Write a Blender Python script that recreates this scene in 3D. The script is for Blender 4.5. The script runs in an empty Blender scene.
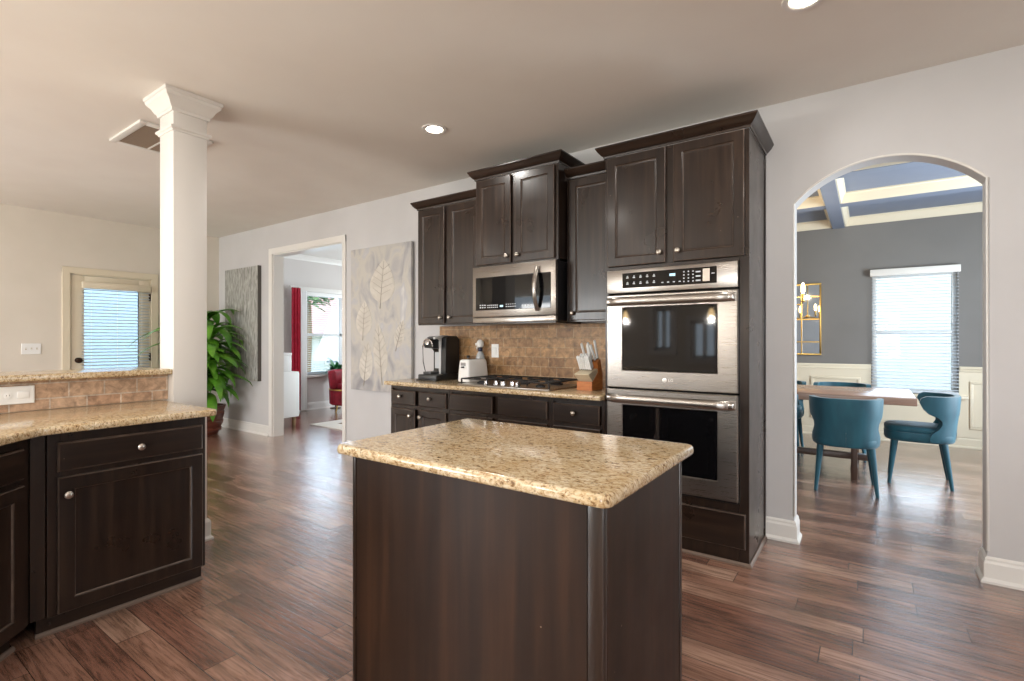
import bpy, bmesh, math, random
from mathutils import Vector, Matrix
random.seed(11)
SC = bpy.context.scene
COL = SC.collection
PI = math.pi

# ------------------------------------------------------------------ camera
cam_d = bpy.data.cameras.new('camera')
cam = bpy.data.objects.new('camera', cam_d)
COL.objects.link(cam)
cam.location = (0, 0, 1.25)
cam.rotation_euler = (PI/2, 0, math.radians(35.15))
cam_d.sensor_width = 36.0
cam_d.lens = 505.53/1024*36
cam_d.shift_y = -0.85/1024
cam_d.clip_start = 0.02
cam_d.clip_end = 200
SC.camera = cam

# ------------------------------------------------------------------ view
SC.view_settings.view_transform = 'Standard'
SC.view_settings.look = 'None'
SC.view_settings.gamma = 1.0
SC.view_settings.use_curve_mapping = False
SC.view_settings.exposure = 0.14

# ------------------------------------------------------------------ world / daylight
W = bpy.data.worlds.new('world')
SC.world = W
W.use_nodes = True
wn = W.node_tree.nodes
bg = wn['Background']
bg.inputs['Color'].default_value = (0.74, 0.87, 1.0, 1)
bg.inputs['Strength'].default_value = 3.7


def area(name, loc, rot, sx, sy, power, col=(1, 1, 1), spread=180):
    d = bpy.data.lights.new(name, 'AREA')
    d.shape = 'RECTANGLE'
    d.size, d.size_y = sx, sy
    d.energy = power
    d.color = col
    d.spread = math.radians(spread)
    o = bpy.data.objects.new(name, d)
    o.location = loc
    o.rotation_euler = rot
    COL.objects.link(o)
    return o


# daylight outside the dining and office windows; fill lamps added at unseen openings
FILL_COOL = (0.84, 0.93, 1.0)
SKYB = (0.62, 0.80, 1.0)
REAR = (0.98, 0.97, 0.95)
UPT = 0.55   # tilts the added rear lamps upward to brighten the ceiling
area('fill_rear_west', (-5.6, -3.80, 1.40), (PI/2+UPT, 0, 0), 2.8, 1.7, 220, REAR)  # added lamp at an unseen opening, lifts the ceiling and left side
area('fill_rear_east', (1.0, -3.80, 1.40), (PI/2+UPT, 0, 0), 2.2, 1.7, 110, REAR)  # added lamp at an unseen opening, brightens the ceiling from the rear
area('daylight_dining', (0.445, 8.15, 1.35), (-PI/2, 0, 0), 0.85, 1.4, 18, SKYB)
area('daylight_office', (-8.55, 6.0, 1.36), (0, -PI/2, 0), 1.5, 1.7, 32, SKYB)
area('fill_dining_side', (2.60, 5.6, 1.4), (0, PI/2+.4, 0), 1.5, 1.6, 195, FILL_COOL)  # added lamp brightening the dining room from an unseen side opening
area('fill_office_side', (-5.6, 8.15, 1.4), (-PI/2-.4, 0, 0), 2.2, 1.5, 165, FILL_COOL)  # added lamp brightening the office from an unseen opening

# ------------------------------------------------------------------ helpers


def lin(c):
    return tuple((v/255/12.92 if v/255 <= 0.04045 else ((v/255+0.055)/1.055)**2.4) for v in c) + (1,)


MATS = {}


def mat(name, col, rough=0.5, metal=0.0, spec=0.5, coat=0.0, emit=None, estr=0.0, trans=0.0):
    if name in MATS:
        return MATS[name]
    m = bpy.data.materials.new(name)
    m.use_nodes = True
    b = m.node_tree.nodes['Principled BSDF']
    b.inputs['Base Color'].default_value = lin(col)
    b.inputs['Roughness'].default_value = rough
    b.inputs['Metallic'].default_value = metal
    b.inputs['Specular IOR Level'].default_value = spec
    b.inputs['Coat Weight'].default_value = coat
    b.inputs['Coat Roughness'].default_value = 0.15
    if emit:
        b.inputs['Emission Color'].default_value = lin(emit)
        b.inputs['Emission Strength'].default_value = estr
    if trans:
        b.inputs['Transmission Weight'].default_value = trans
    MATS[name] = m
    return m


def nodes(m):
    nt = m.node_tree
    return nt, nt.nodes, nt.links, nt.nodes['Principled BSDF']


def nd(N, t, **kw):
    n = N.new(t)
    for k, v in kw.items():
        if k.startswith('i_'):
            n.inputs[k[2:].replace('_', ' ')].default_value = v
        else:
            setattr(n, k, v)
    return n


def ramp(N, stops):
    r = N.new('ShaderNodeValToRGB')
    e = r.color_ramp.elements
    while len(e) < len(stops):
        e.new(0.5)
    for k, (p, c) in enumerate(stops):
        e[k].position = p
        e[k].color = lin(c)
    return r


def coords(N, L, scale=(1, 1, 1), swiz=None):
    tc = N.new('ShaderNodeTexCoord')
    if swiz:
        s = N.new('ShaderNodeSeparateXYZ')
        c = N.new('ShaderNodeCombineXYZ')
        L.new(tc.outputs['Object'], s.inputs[0])
        for k, a in enumerate(swiz):
            L.new(s.outputs[a], c.inputs[k])
        out = c.outputs[0]
    else:
        out = tc.outputs['Object']
    mp = N.new('ShaderNodeMapping')
    mp.inputs['Scale'].default_value = scale
    L.new(out, mp.inputs['Vector'])
    return mp.outputs[0]


def bump(N, L, b, height, strength=0.2, dist=0.01):
    bp = N.new('ShaderNodeBump')
    bp.inputs['Strength'].default_value = strength
    bp.inputs['Distance'].default_value = dist
    L.new(height, bp.inputs['Height'])
    L.new(bp.outputs[0], b.inputs['Normal'])
    return bp


def noise_mat(name, stops, scale, stretch=(1, 1, 1), rough=0.5, detail=6, bstr=0.0, bdist=0.003, metal=0, spec=0.5, coat=0, dist=0.0):
    m = mat(name, stops[0][1], rough, metal, spec, coat)
    nt, N, L, b = nodes(m)
    v = coords(N, L, stretch)
    n = nd(N, 'ShaderNodeTexNoise')
    n.inputs['Scale'].default_value = scale
    n.inputs['Detail'].default_value = detail
    n.inputs['Distortion'].default_value = dist
    L.new(v, n.inputs['Vector'])
    r = ramp(N, stops)
    L.new(n.outputs['Fac'], r.inputs[0])
    L.new(r.outputs[0], b.inputs['Base Color'])
    if bstr:
        bump(N, L, b, n.outputs['Fac'], bstr, bdist)
    return m


# ---- materials
M_WALL = noise_mat('greige_wall_paint', [(0.3, (196, 194, 194)), (0.7, (201, 199, 199))], 3, rough=0.75, bstr=0.0)
M_WALL_WARM = noise_mat('greige_wall_paint_warm_light', [(0.3, (217, 209, 196)), (0.7, (222, 214, 202))], 3, rough=0.75)  # same greige paint, with the left side's warmer light put into the colour
M_CEIL = noise_mat('ceiling_paint', [(0.3, (229, 223, 215)), (0.7, (234, 229, 221))], 2, rough=0.85)
M_TRIM = mat('white_trim_paint', (227, 224, 219), 0.35)
M_CREAM = mat('cream_trim_paint', (222, 211, 188), 0.4)
M_CREAMD = mat('darker_cream_plastic', (196, 184, 160), 0.4)  # darker cream, makes the switch frames stand out on the plate
M_DINE = noise_mat('slate_grey_paint', [(0.3, (117, 114, 111)), (0.7, (123, 120, 117))], 2, rough=0.7)
M_COFF = noise_mat('blue_grey_coffer_paint', [(0.3, (112, 122, 142)), (0.7, (120, 130, 150))], 2, rough=0.55)
M_OFFW = mat('office_wall_paint', (206, 200, 196), 0.75)
M_WHITE = mat('white_plastic', (242, 242, 240), 0.35)
M_BLACK = mat('black_plastic', (20, 20, 22), 0.3)
M_IRON = mat('cast_iron', (34, 34, 36), 0.55)
M_DGREY = mat('dark_grey_plastic', (58, 58, 60), 0.4)
M_BRONZE = mat('bronze_metal', (62, 48, 38), 0.35, metal=0.8)
M_NICKEL = mat('nickel_metal', (190, 182, 172), 0.3, metal=1.0)
M_GOLD = mat('gold_metal', (206, 168, 96), 0.28, metal=1.0)
M_CHROME = mat('chrome_metal', (220, 220, 222), 0.12, metal=1.0)
M_BGLASS = mat('black_oven_glass', (12, 12, 14), 0.04, spec=0.5)
M_ICON = mat('pale_printed_icon', (200, 205, 210), 0.5)
M_LCD = mat('lit_display', (180, 215, 230), 0.4, emit=(170, 215, 235), estr=0.6)
M_DARK = mat('dark_recess', (16, 13, 12), 0.8)


def wood_dark(name, c0, c1, c2, grain=(14, 14, 0.9), rough=0.26, coat=0.25):
    m = mat(name, c1, rough, spec=0.4, coat=coat)
    nt, N, L, b = nodes(m)
    b.inputs['Coat Roughness'].default_value = 0.16
    v = coords(N, L, grain)
    n = nd(N, 'ShaderNodeTexNoise')
    n.inputs['Scale'].default_value = 2.2
    n.inputs['Detail'].default_value = 7
    n.inputs['Distortion'].default_value = 0.3
    L.new(v, n.inputs['Vector'])
    r = ramp(N, [(0.25, c0), (0.52, c1), (0.8, c2)])
    L.new(n.outputs['Fac'], r.inputs[0])
    # sparse pale nicks and scuffs in the finish
    v2 = coords(N, L, (1, 1, 1))
    vo = nd(N, 'ShaderNodeTexVoronoi')
    vo.inputs['Scale'].default_value = 9
    L.new(v2, vo.inputs['Vector'])
    lt = nd(N, 'ShaderNodeMath', operation='LESS_THAN')
    lt.inputs[1].default_value = 0.022
    L.new(vo.outputs['Distance'], lt.inputs[0])
    mx = nd(N, 'ShaderNodeMix', data_type='RGBA')
    L.new(lt.outputs[0], mx.inputs[0])
    L.new(r.outputs[0], mx.inputs[6])
    mx.inputs[7].default_value = lin((120, 104, 92))
    L.new(mx.outputs[2], b.inputs['Base Color'])
    n3 = nd(N, 'ShaderNodeTexNoise')
    n3.inputs['Scale'].default_value = 5
    n3.inputs['Detail'].default_value = 5
    L.new(v2, n3.inputs['Vector'])
    mr = nd(N, 'ShaderNodeMapRange')
    mr.inputs['To Min'].default_value = rough-0.07
    mr.inputs['To Max'].default_value = rough+0.16
    L.new(n3.outputs['Fac'], mr.inputs[0])
    L.new(mr.outputs[0], b.inputs['Roughness'])
    bump(N, L, b, n.outputs['Fac'], 0.06, 0.002)
    return m


M_CAB = wood_dark('espresso_cabinet_wood', (23, 14, 10), (38, 26, 19), (55, 40, 30))
M_CABH = wood_dark('espresso_cabinet_wood_level_grain', (23, 14, 10), (38, 26, 19), (55, 40, 30), grain=(0.9, 14, 14))
M_PANEL = wood_dark('espresso_island_panel', (25, 13, 7), (42, 25, 14), (62, 39, 24), grain=(9, 9, 0.5), rough=0.42, coat=0.08)
M_WORN_LIT = wood_dark('worn_highlit_cabinet_edge', (62, 50, 43), (84, 70, 61), (108, 92, 81), grain=(6, 6, 6), rough=0.34)  # worn bevels, with edge highlights painted into the paler colour
M_TOE = mat('toe_trim_wood', (112, 94, 82), 0.45)


def steel(name, axis_scale):
    m = mat(name, (164, 158, 152), 0.26, metal=1.0)
    nt, N, L, b = nodes(m)
    v = coords(N, L, axis_scale)
    n = nd(N, 'ShaderNodeTexNoise')
    n.inputs['Scale'].default_value = 3
    n.inputs['Detail'].default_value = 4
    L.new(v, n.inputs['Vector'])
    mr = nd(N, 'ShaderNodeMapRange')
    mr.inputs['To Min'].default_value = 0.25
    mr.inputs['To Max'].default_value = 0.31
    L.new(n.outputs['Fac'], mr.inputs[0])
    L.new(mr.outputs[0], b.inputs['Roughness'])
    return m


M_STEEL = steel('brushed_steel', (2, 60, 120))


def granite(name):
    m = mat(name, (200, 170, 130), 0.14, spec=0.5, coat=0.2)
    nt, N, L, b = nodes(m)
    v = coords(N, L, (1, 1, 1))
    n1 = nd(N, 'ShaderNodeTexNoise')
    n1.inputs['Scale'].default_value = 62
    n1.inputs['Detail'].default_value = 5
    n1.inputs['Roughness'].default_value = 0.7
    n1.inputs['Distortion'].default_value = 0.8
    v_s = coords(N, L, (0.8, 1.6, 1.2))
    L.new(v_s, n1.inputs['Vector'])
    r1 = ramp(N, [(0.30, (72, 54, 42)), (0.37, (128, 98, 68)), (0.44, (190, 163, 124)), (0.55, (216, 199, 168)), (0.72, (232, 220, 196))])
    L.new(n1.outputs['Fac'], r1.inputs[0])
    n2 = nd(N, 'ShaderNodeTexNoise')
    n2.inputs['Scale'].default_value = 9
    n2.inputs['Detail'].default_value = 3
    L.new(v, n2.inputs['Vector'])
    r2 = ramp(N, [(0.35, (228, 204, 160)), (0.65, (255, 255, 255))])
    L.new(n2.outputs['Fac'], r2.inputs[0])
    mx = nd(N, 'ShaderNodeMix', data_type='RGBA', blend_type='MULTIPLY')
    mx.inputs[0].default_value = 0.45
    L.new(r1.outputs[0], mx.inputs[6])
    L.new(r2.outputs[0], mx.inputs[7])
    # dark mineral flecks
    vo = nd(N, 'ShaderNodeTexVoronoi')
    vo.inputs['Scale'].default_value = 85
    L.new(v, vo.inputs['Vector'])
    n3 = nd(N, 'ShaderNodeTexNoise')
    n3.inputs['Scale'].default_value = 18
    L.new(v, n3.inputs['Vector'])
    a = nd(N, 'ShaderNodeMath', operation='MULTIPLY')
    a.inputs[1].default_value = 0.55
    L.new(n3.outputs['Fac'], a.inputs[0])
    s = nd(N, 'ShaderNodeMath', operation='LESS_THAN')
    L.new(vo.outputs['Distance'], s.inputs[0])
    sub = nd(N, 'ShaderNodeMath', operation='SUBTRACT')
    sub.inputs[1].default_value = 0.05
    L.new(a.outputs[0], sub.inputs[0])
    L.new(sub.outputs[0], s.inputs[1])
    f = nd(N, 'ShaderNodeMath', operation='MULTIPLY')
    f.inputs[1].default_value = 0.5
    L.new(s.outputs[0], f.inputs[0])
    mx2 = nd(N, 'ShaderNodeMix', data_type='RGBA')
    L.new(f.outputs[0], mx2.inputs[0])
    L.new(mx.outputs[2], mx2.inputs[6])
    mx2.inputs[7].default_value = lin((84, 62, 44))
    L.new(mx2.outputs[2], b.inputs['Base Color'])
    return m


M_GRAN = granite('golden_granite')


def brick_mat(name, swiz, bw, rh, mortar, c1, c2, cm, rough, bstr, noise_scale, noise_amt, streak=None, offset=0.5, mort_smooth=0.3):
    m = mat(name, c1, rough)
    nt, N, L, b = nodes(m)
    v = coords(N, L, (1, 1, 1), swiz)
    br = nd(N, 'ShaderNodeTexBrick')
    br.offset = offset
    br.inputs['Scale'].default_value = 1.0
    br.inputs['Brick Width'].default_value = bw
    br.inputs['Row Height'].default_value = rh
    br.inputs['Mortar Size'].default_value = mortar
    br.inputs['Mortar Smooth'].default_value = mort_smooth
    br.inputs['Bias'].default_value = 0.0
    br.inputs['Color1'].default_value = lin(c1)
    br.inputs['Color2'].default_value = lin(c2)
    br.inputs['Mortar'].default_value = lin(cm)
    L.new(v, br.inputs['Vector'])
    mp = N.new('ShaderNodeMapping')
    mp.inputs['Scale'].default_value = streak or (1, 1, 1)
    L.new(v, mp.inputs['Vector'])
    n = nd(N, 'ShaderNodeTexNoise')
    n.inputs['Scale'].default_value = noise_scale
    n.inputs['Detail'].default_value = 7
    n.inputs['Roughness'].default_value = 0.62
    n.inputs['Distortion'].default_value = 0.5
    L.new(mp.outputs[0], n.inputs['Vector'])
    r = ramp(N, [(0.28, (92, 82, 76)), (0.5, (205, 201, 198)), (0.68, (255, 255, 255))])
    L.new(n.outputs['Fac'], r.inputs[0])
    mx = nd(N, 'ShaderNodeMix', data_type='RGBA', blend_type='MULTIPLY')
    mx.inputs[0].default_value = noise_amt
    L.new(br.outputs['Color'], mx.inputs[6])
    L.new(r.outputs[0], mx.inputs[7])
    L.new(mx.outputs[2], b.inputs['Base Color'])
    inv = nd(N, 'ShaderNodeMath', operation='SUBTRACT')
    inv.inputs[0].default_value = 1.0
    L.new(br.outputs['Fac'], inv.inputs[1])
    ad = nd(N, 'ShaderNodeMath', operation='MULTIPLY_ADD')
    ad.inputs[1].default_value = 0.45
    L.new(n.outputs['Fac'], ad.inputs[0])
    L.new(inv.outputs[0], ad.inputs[2])
    bump(N, L, b, ad.outputs[0], bstr, 0.004)
    return m, n, br




def floor_mat(name, bw=0.92, rh=0.127):
    """scraped planks along X: random plank offsets per row, one tone per plank"""
    m = mat(name, (150, 116, 98), 0.25)
    nt, N, L, b = nodes(m)
    def M2(op, a, c, c2=None):
        n = nd(N, 'ShaderNodeMath', operation=op)
        for k, v in enumerate((a, c, c2)):
            if v is None: continue
            if isinstance(v, (int, float)): n.inputs[k].default_value = v
            else: L.new(v, n.inputs[k])
        return n.outputs[0]
    tc = N.new('ShaderNodeTexCoord')
    sp = N.new('ShaderNodeSeparateXYZ')
    L.new(tc.outputs['Object'], sp.inputs[0])
    v = M2('DIVIDE', sp.outputs[1], rh)
    row = M2('FLOOR', v, 0)
    wn_ = nd(N, 'ShaderNodeTexWhiteNoise', noise_dimensions='1D')
    L.new(row, wn_.inputs['W'])
    u = M2('ADD', M2('DIVIDE', sp.outputs[0], bw), M2('MULTIPLY', wn_.outputs['Value'], 7.3))
    colid = M2('FLOOR', u, 0)
    cb = N.new('ShaderNodeCombineXYZ')
    L.new(colid, cb.inputs[0]); L.new(row, cb.inputs[1])
    w2 = nd(N, 'ShaderNodeTexWhiteNoise', noise_dimensions='2D')
    L.new(cb.outputs[0], w2.inputs['Vector'])
    tone = ramp(N, [(0.0, (132, 92, 77)), (0.3, (164, 122, 104)), (0.55, (182, 143, 123)), (0.8, (172, 130, 113)), (1.0, (204, 170, 149))])
    L.new(w2.outputs['Value'], tone.inputs[0])
    # seams
    def edge(x, wdt):
        f = M2('FRACT', x, 0)
        d = M2('MINIMUM', f, M2('SUBTRACT', 1.0, f))
        return M2('LESS_THAN', d, wdt)
    seam = M2('MAXIMUM', edge(v, 0.0009/rh*1.6), edge(u, 0.0010/bw*1.6))
    # grain streaks, shifted from plank to plank
    cv = N.new('ShaderNodeCombineXYZ')
    L.new(M2('MULTIPLY', sp.outputs[0], 1.8), cv.inputs[0])
    L.new(M2('MULTIPLY', sp.outputs[1], 30.0), cv.inputs[1])
    L.new(M2('MULTIPLY', w2.outputs['Value'], 40.0), cv.inputs[2])
    n1 = nd(N, 'ShaderNodeTexNoise')
    n1.inputs['Scale'].default_value = 2.4
    n1.inputs['Detail'].default_value = 8
    n1.inputs['Roughness'].default_value = 0.66
    n1.inputs['Distortion'].default_value = 0.6
    L.new(cv.outputs[0], n1.inputs['Vector'])
    g = ramp(N, [(0.27, (112, 94, 84)), (0.43, (200, 192, 186)), (0.56, (246, 244, 242)), (0.7, (255, 255, 255))])
    L.new(n1.outputs['Fac'], g.inputs[0])
    mx = nd(N, 'ShaderNodeMix', data_type='RGBA', blend_type='MULTIPLY')
    mx.inputs[0].default_value = 0.92
    L.new(tone.outputs[0], mx.inputs[6]); L.new(g.outputs[0], mx.inputs[7])
    # broad dark blotches of the stain
    n2 = nd(N, 'ShaderNodeTexNoise')
    n2.inputs['Scale'].default_value = 2.2
    n2.inputs['Detail'].default_value = 4
    cv2 = N.new('ShaderNodeCombineXYZ')
    L.new(sp.outputs[0], cv2.inputs[0]); L.new(M2('MULTIPLY', sp.outputs[1], 3.0), cv2.inputs[1])
    L.new(cv2.outputs[0], n2.inputs['Vector'])
    g2 = ramp(N, [(0.32, (176, 164, 156)), (0.6, (255, 255, 255))])
    L.new(n2.outputs['Fac'], g2.inputs[0])
    mx3 = nd(N, 'ShaderNodeMix', data_type='RGBA', blend_type='MULTIPLY')
    mx3.inputs[0].default_value = 0.8
    L.new(mx.outputs[2], mx3.inputs[6]); L.new(g2.outputs[0], mx3.inputs[7])
    mx2 = nd(N, 'ShaderNodeMix', data_type='RGBA')
    L.new(seam, mx2.inputs[0]); L.new(mx3.outputs[2], mx2.inputs[6])
    mx2.inputs[7].default_value = lin((46, 32, 26))
    L.new(mx2.outputs[2], b.inputs['Base Color'])
    h = M2('ADD', M2('MULTIPLY', n1.outputs['Fac'], 0.6), M2('MULTIPLY', seam, -0.6))
    bp = bump(N, L, b, h, 0.8, 0.004)
    L.new(bp.outputs[0], b.inputs['Coat Normal'])
    b.inputs['Coat Weight'].default_value = 1.0
    b.inputs['Coat Roughness'].default_value = 0.12
    return m


M_FLOOR = floor_mat('scraped_walnut_planks')
M_TILE, _n2, _b2 = brick_mat('tumbled_brown_tile', (0, 2, 1), 0.152, 0.079, 0.004, (210, 166, 116), (170, 128, 86), (210, 180, 142), 0.45, 0.6, 22, 0.8)
M_TILEB, _n3, _b3 = brick_mat('tumbled_tan_tile', (1, 2, 0), 0.152, 0.079, 0.004, (224, 192, 162), (198, 160, 130), (228, 212, 194), 0.5, 0.6, 26, 0.7)

M_VELVET = noise_mat('teal_velvet', [(0.3, (8, 62, 78)), (0.7, (26, 94, 110))], 8, (1, 1, 0.25), rough=0.6, bstr=0.05)
MATS['teal_velvet'].node_tree.nodes['Principled BSDF'].inputs['Sheen Weight'].default_value = 0.2
M_RED = noise_mat('red_velvet', [(0.3, (120, 10, 30)), (0.7, (165, 24, 48))], 10, rough=0.6)
M_REDC = noise_mat('red_curtain_cloth', [(0.3, (158, 18, 44)), (0.7, (186, 34, 62))], 14, rough=0.8)
M_TTOP = noise_mat('walnut_table_wood', [(0.3, (138, 108, 92)), (0.7, (174, 142, 122))], 3, (1, 12, 12), rough=0.25)
M_TLEG = noise_mat('dark_table_base', [(0.3, (70, 50, 40)), (0.7, (92, 68, 56))], 5, rough=0.4)
M_LEAF = noise_mat('glossy_leaf', [(0.3, (52, 108, 26)), (0.55, (96, 156, 44)), (0.8, (146, 188, 78))], 5, rough=0.35)
MATS['glossy_leaf'].node_tree.nodes['Principled BSDF'].inputs['Subsurface Weight'].default_value = 0.0
M_LEAF2 = noise_mat('dark_leaf', [(0.3, (24, 84, 40)), (0.7, (52, 124, 66))], 8, rough=0.35)
M_CANE = noise_mat('tan_cane', [(0.3, (120, 96, 66)), (0.7, (160, 134, 98))], 20, rough=0.8)
M_POT = noise_mat('brown_glazed_pot', [(0.3, (78, 38, 28)), (0.7, (110, 58, 42))], 6, (1, 1, 6), rough=0.3)
M_SOIL = noise_mat('dark_soil', [(0.3, (40, 30, 22)), (0.7, (64, 48, 36))], 60, rough=0.95)
M_KWOOD = noise_mat('orange_block_wood', [(0.3, (176, 98, 44)), (0.7, (206, 132, 70))], 8, (1, 1, 8), rough=0.4)
M_KPALE = noise_mat('pale_block_wood', [(0.3, (206, 192, 164)), (0.7, (222, 210, 184))], 12, rough=0.5)
M_MIRROR = mat('mirror_silver', (200, 205, 210), 0.03, metal=1.0)
M_BULB = mat('warm_bulb', (255, 225, 170), 0.3, emit=(255, 214, 150), estr=14)
M_LENS = mat('lit_lamp_lens', (255, 250, 240), 0.3, emit=(255, 244, 226), estr=22)
M_BRICKX = noise_mat('far_roof_shingle', [(0.3, (176, 134, 130)), (0.7, (200, 160, 154))], 6, (1, 1, 12), rough=0.9)
M_SIDING = noise_mat('pale_house_siding', [(0.3, (214, 216, 216)), (0.7, (228, 230, 230))], 3, (1, 1, 30), rough=0.8)
M_GROUND = noise_mat('lawn_ground', [(0.3, (84, 112, 62)), (0.7, (112, 138, 84))], 8, rough=0.95)
M_PATIO = noise_mat('pale_grey_roof', [(0.3, (178, 184, 194)), (0.7, (196, 202, 212))], 6, rough=0.9)
M_TREE = noise_mat('tree_leaves', [(0.3, (70, 112, 60)), (0.7, (128, 164, 104))], 12, rough=0.8)
M_RUGM = None
M_SHEER = mat('sheer_white_cloth', (240, 240, 240), 0.9, trans=0.0)
M_AMBER = mat('amber_glass', (120, 84, 40), 0.08, coat=0.3)
M_SPRAY = mat('clear_grey_plastic', (196, 200, 204), 0.2)
M_NAVY = mat('navy_plastic', (38, 46, 74), 0.4)


def glass_mat():
    m = bpy.data.materials.new('window_glass')
    m.use_nodes = True
    N, L = m.node_tree.nodes, m.node_tree.links
    N.remove(N['Principled BSDF'])
    t = N.new('ShaderNodeBsdfTransparent')
    g = N.new('ShaderNodeBsdfGlossy')
    g.inputs['Roughness'].default_value = 0.02
    fr = N.new('ShaderNodeFresnel')
    fr.inputs['IOR'].default_value = 1.45
    mx = N.new('ShaderNodeMixShader')
    L.new(fr.outputs[0], mx.inputs[0])
    L.new(t.outputs[0], mx.inputs[1])
    L.new(g.outputs[0], mx.inputs[2])
    L.new(mx.outputs[0], N['Material Output'].inputs[0])
    return m


M_GLASS = glass_mat()

# translucent blinds let some daylight through
M_BLIND = mat('white_blind_slat', (236, 238, 240), 0.5)
_nt, _N, _L, _b = nodes(M_BLIND)
_t = _N.new('ShaderNodeBsdfTranslucent')
_t.inputs['Color'].default_value = (.8, .86, .92, 1)
_m = _N.new('ShaderNodeMixShader')
_m.inputs[0].default_value = .45
_L.new(_b.outputs[0], _m.inputs[1])
_L.new(_t.outputs[0], _m.inputs[2])
_L.new(_m.outputs[0], _N['Material Output'].inputs[0])


def BM():
    return bmesh.new()


def box(bm, x0, x1, y0, y1, z0, z1, bev=0.0, seg=2, mtx=None):
    if x1 < x0: x0, x1 = x1, x0
    if y1 < y0: y0, y1 = y1, y0
    if z1 < z0: z0, z1 = z1, z0
    vs = [bm.verts.new((x, y, z)) for x in (x0, x1) for y in (y0, y1) for z in (z0, z1)]
    f = [(0, 1, 3, 2), (4, 6, 7, 5), (0, 4, 5, 1), (2, 3, 7, 6), (0, 2, 6, 4), (1, 5, 7, 3)]
    fs = [bm.faces.new([vs[i] for i in q]) for q in f]
    if bev > 0:
        es = list({e for q in fs for e in q.edges})
        r = bmesh.ops.bevel(bm, geom=es, offset=bev, segments=seg, affect='EDGES', profile=0.5)
        vs = list({v for v in r['verts']} | {v for v in vs if v.is_valid})
    if mtx is not None:
        bmesh.ops.transform(bm, matrix=mtx, verts=[v for v in vs if v.is_valid])
    return bm


def loft(bm, loops, cap0=True, cap1=True, closed=True):
    rows = [[bm.verts.new(p) for p in lp] for lp in loops]
    n = len(rows[0])
    for a, b in zip(rows, rows[1:]):
        for i in range(n if closed else n-1):
            j = (i+1) % n
            try:
                bm.faces.new((a[i], a[j], b[j], b[i]))
            except ValueError:
                pass
    if cap0 and n > 2: bm.faces.new(rows[0][::-1])
    if cap1 and n > 2: bm.faces.new(rows[-1])
    return bm


def basis(d):
    d = Vector(d).normalized()
    u = d.cross(Vector((0, 0, 1)))
    if u.length < 1e-4: u = Vector((1, 0, 0))
    u.normalize()
    return u, d.cross(u)


def tube(bm, pts, r, n=10, cap=True):
    pts = [Vector(p) for p in pts]
    loops = []
    for i, p in enumerate(pts):
        d = (pts[min(i+1, len(pts)-1)] - pts[max(i-1, 0)])
        u, v = basis(d)
        rr = r[i] if isinstance(r, (list, tuple)) else r
        loops.append([p + u*rr*math.cos(2*PI*k/n) + v*rr*math.sin(2*PI*k/n) for k in range(n)])
    return loft(bm, loops, cap, cap)


def lathe(bm, prof, c=(0, 0, 0), n=24, d=(0, 0, 1), cap0=True, cap1=True):
    c = Vector(c)
    d = Vector(d).normalized()
    u, v = basis(d)
    loops = [[c + d*z + (u*math.cos(2*PI*k/n) + v*math.sin(2*PI*k/n))*max(r, 1e-4) for k in range(n)] for r, z in prof]
    return loft(bm, loops, cap0, cap1)


def prism(bm, pts, ax, a0, a1):
    """extrude the 2D outline pts along axis ax ('x': pts=(y,z), 'y': (x,z), 'z': (x,y))"""
    def P(p, a):
        return {'x': (a, p[0], p[1]), 'y': (p[0], a, p[1]), 'z': (p[0], p[1], a)}[ax]
    return loft(bm, [[P(p, a0) for p in pts], [P(p, a1) for p in pts]])


def rect_loft(bm, x0, x1, z0, z1, y, prof, worn=()):
    """front facing -Y: loops of (inset, forward); worn = indices of profile steps given the worn finish with painted edge highlights"""
    if worn:
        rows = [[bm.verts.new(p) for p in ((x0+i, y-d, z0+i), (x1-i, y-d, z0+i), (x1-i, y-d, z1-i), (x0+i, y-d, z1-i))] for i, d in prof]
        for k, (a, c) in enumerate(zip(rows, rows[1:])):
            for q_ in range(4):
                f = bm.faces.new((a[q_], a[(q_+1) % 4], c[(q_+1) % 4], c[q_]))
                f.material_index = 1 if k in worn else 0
        bm.faces.new(rows[0][::-1])
        bm.faces.new(rows[-1])
        return bm
    loops = []
    for i, d in prof:
        loops.append([(x0+i, y-d, z0+i), (x1-i, y-d, z0+i), (x1-i, y-d, z1-i), (x0+i, y-d, z1-i)])
    return loft(bm, loops)


def rail(bm, path, prof, closed=False):
    """sweep profile (out, z) along a plan path; out is to the right-hand side of travel"""
    n = len(path)
    loops = []
    for i in range(n):
        p = Vector(path[i]).to_2d() if not isinstance(path[i], Vector) else path[i]
        def nrm(a, b):
            t = (Vector(b)-Vector(a)).normalized()
            return Vector((t.y, -t.x))
        if closed or 0 < i < n-1:
            n1 = nrm(path[i-1], path[i])
            n2 = nrm(path[i], path[(i+1) % n])
            m = (n1+n2)/(1+n1.dot(n2))
        elif i == 0:
            m = nrm(path[0], path[1])
        else:
            m = nrm(path[-2], path[-1])
        loops.append([(path[i][0]+m.x*o, path[i][1]+m.y*o, z) for o, z in prof])
    if closed:
        loops.append(loops[0])
        return loft(bm, loops, False, False)
    return loft(bm, loops)


def MESH(name, bm, m, parent=None, label=None, kind=None, flat=False, ang=38):
    bmesh.ops.remove_doubles(bm, verts=bm.verts, dist=1e-5)
    bmesh.ops.recalc_face_normals(bm, faces=bm.faces)
    me = bpy.data.meshes.new(name)
    bm.to_mesh(me)
    bm.free()
    for mm in (m if isinstance(m, list) else [m]):
        me.materials.append(mm)
    if not flat:
        me.shade_smooth()
        me.set_sharp_from_angle(angle=math.radians(ang))
    o = bpy.data.objects.new(name, me)
    COL.objects.link(o)
    if parent is not None: o.parent = parent
    if label: o['label'] = label
    if kind: o['kind'] = kind
    return o


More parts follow.
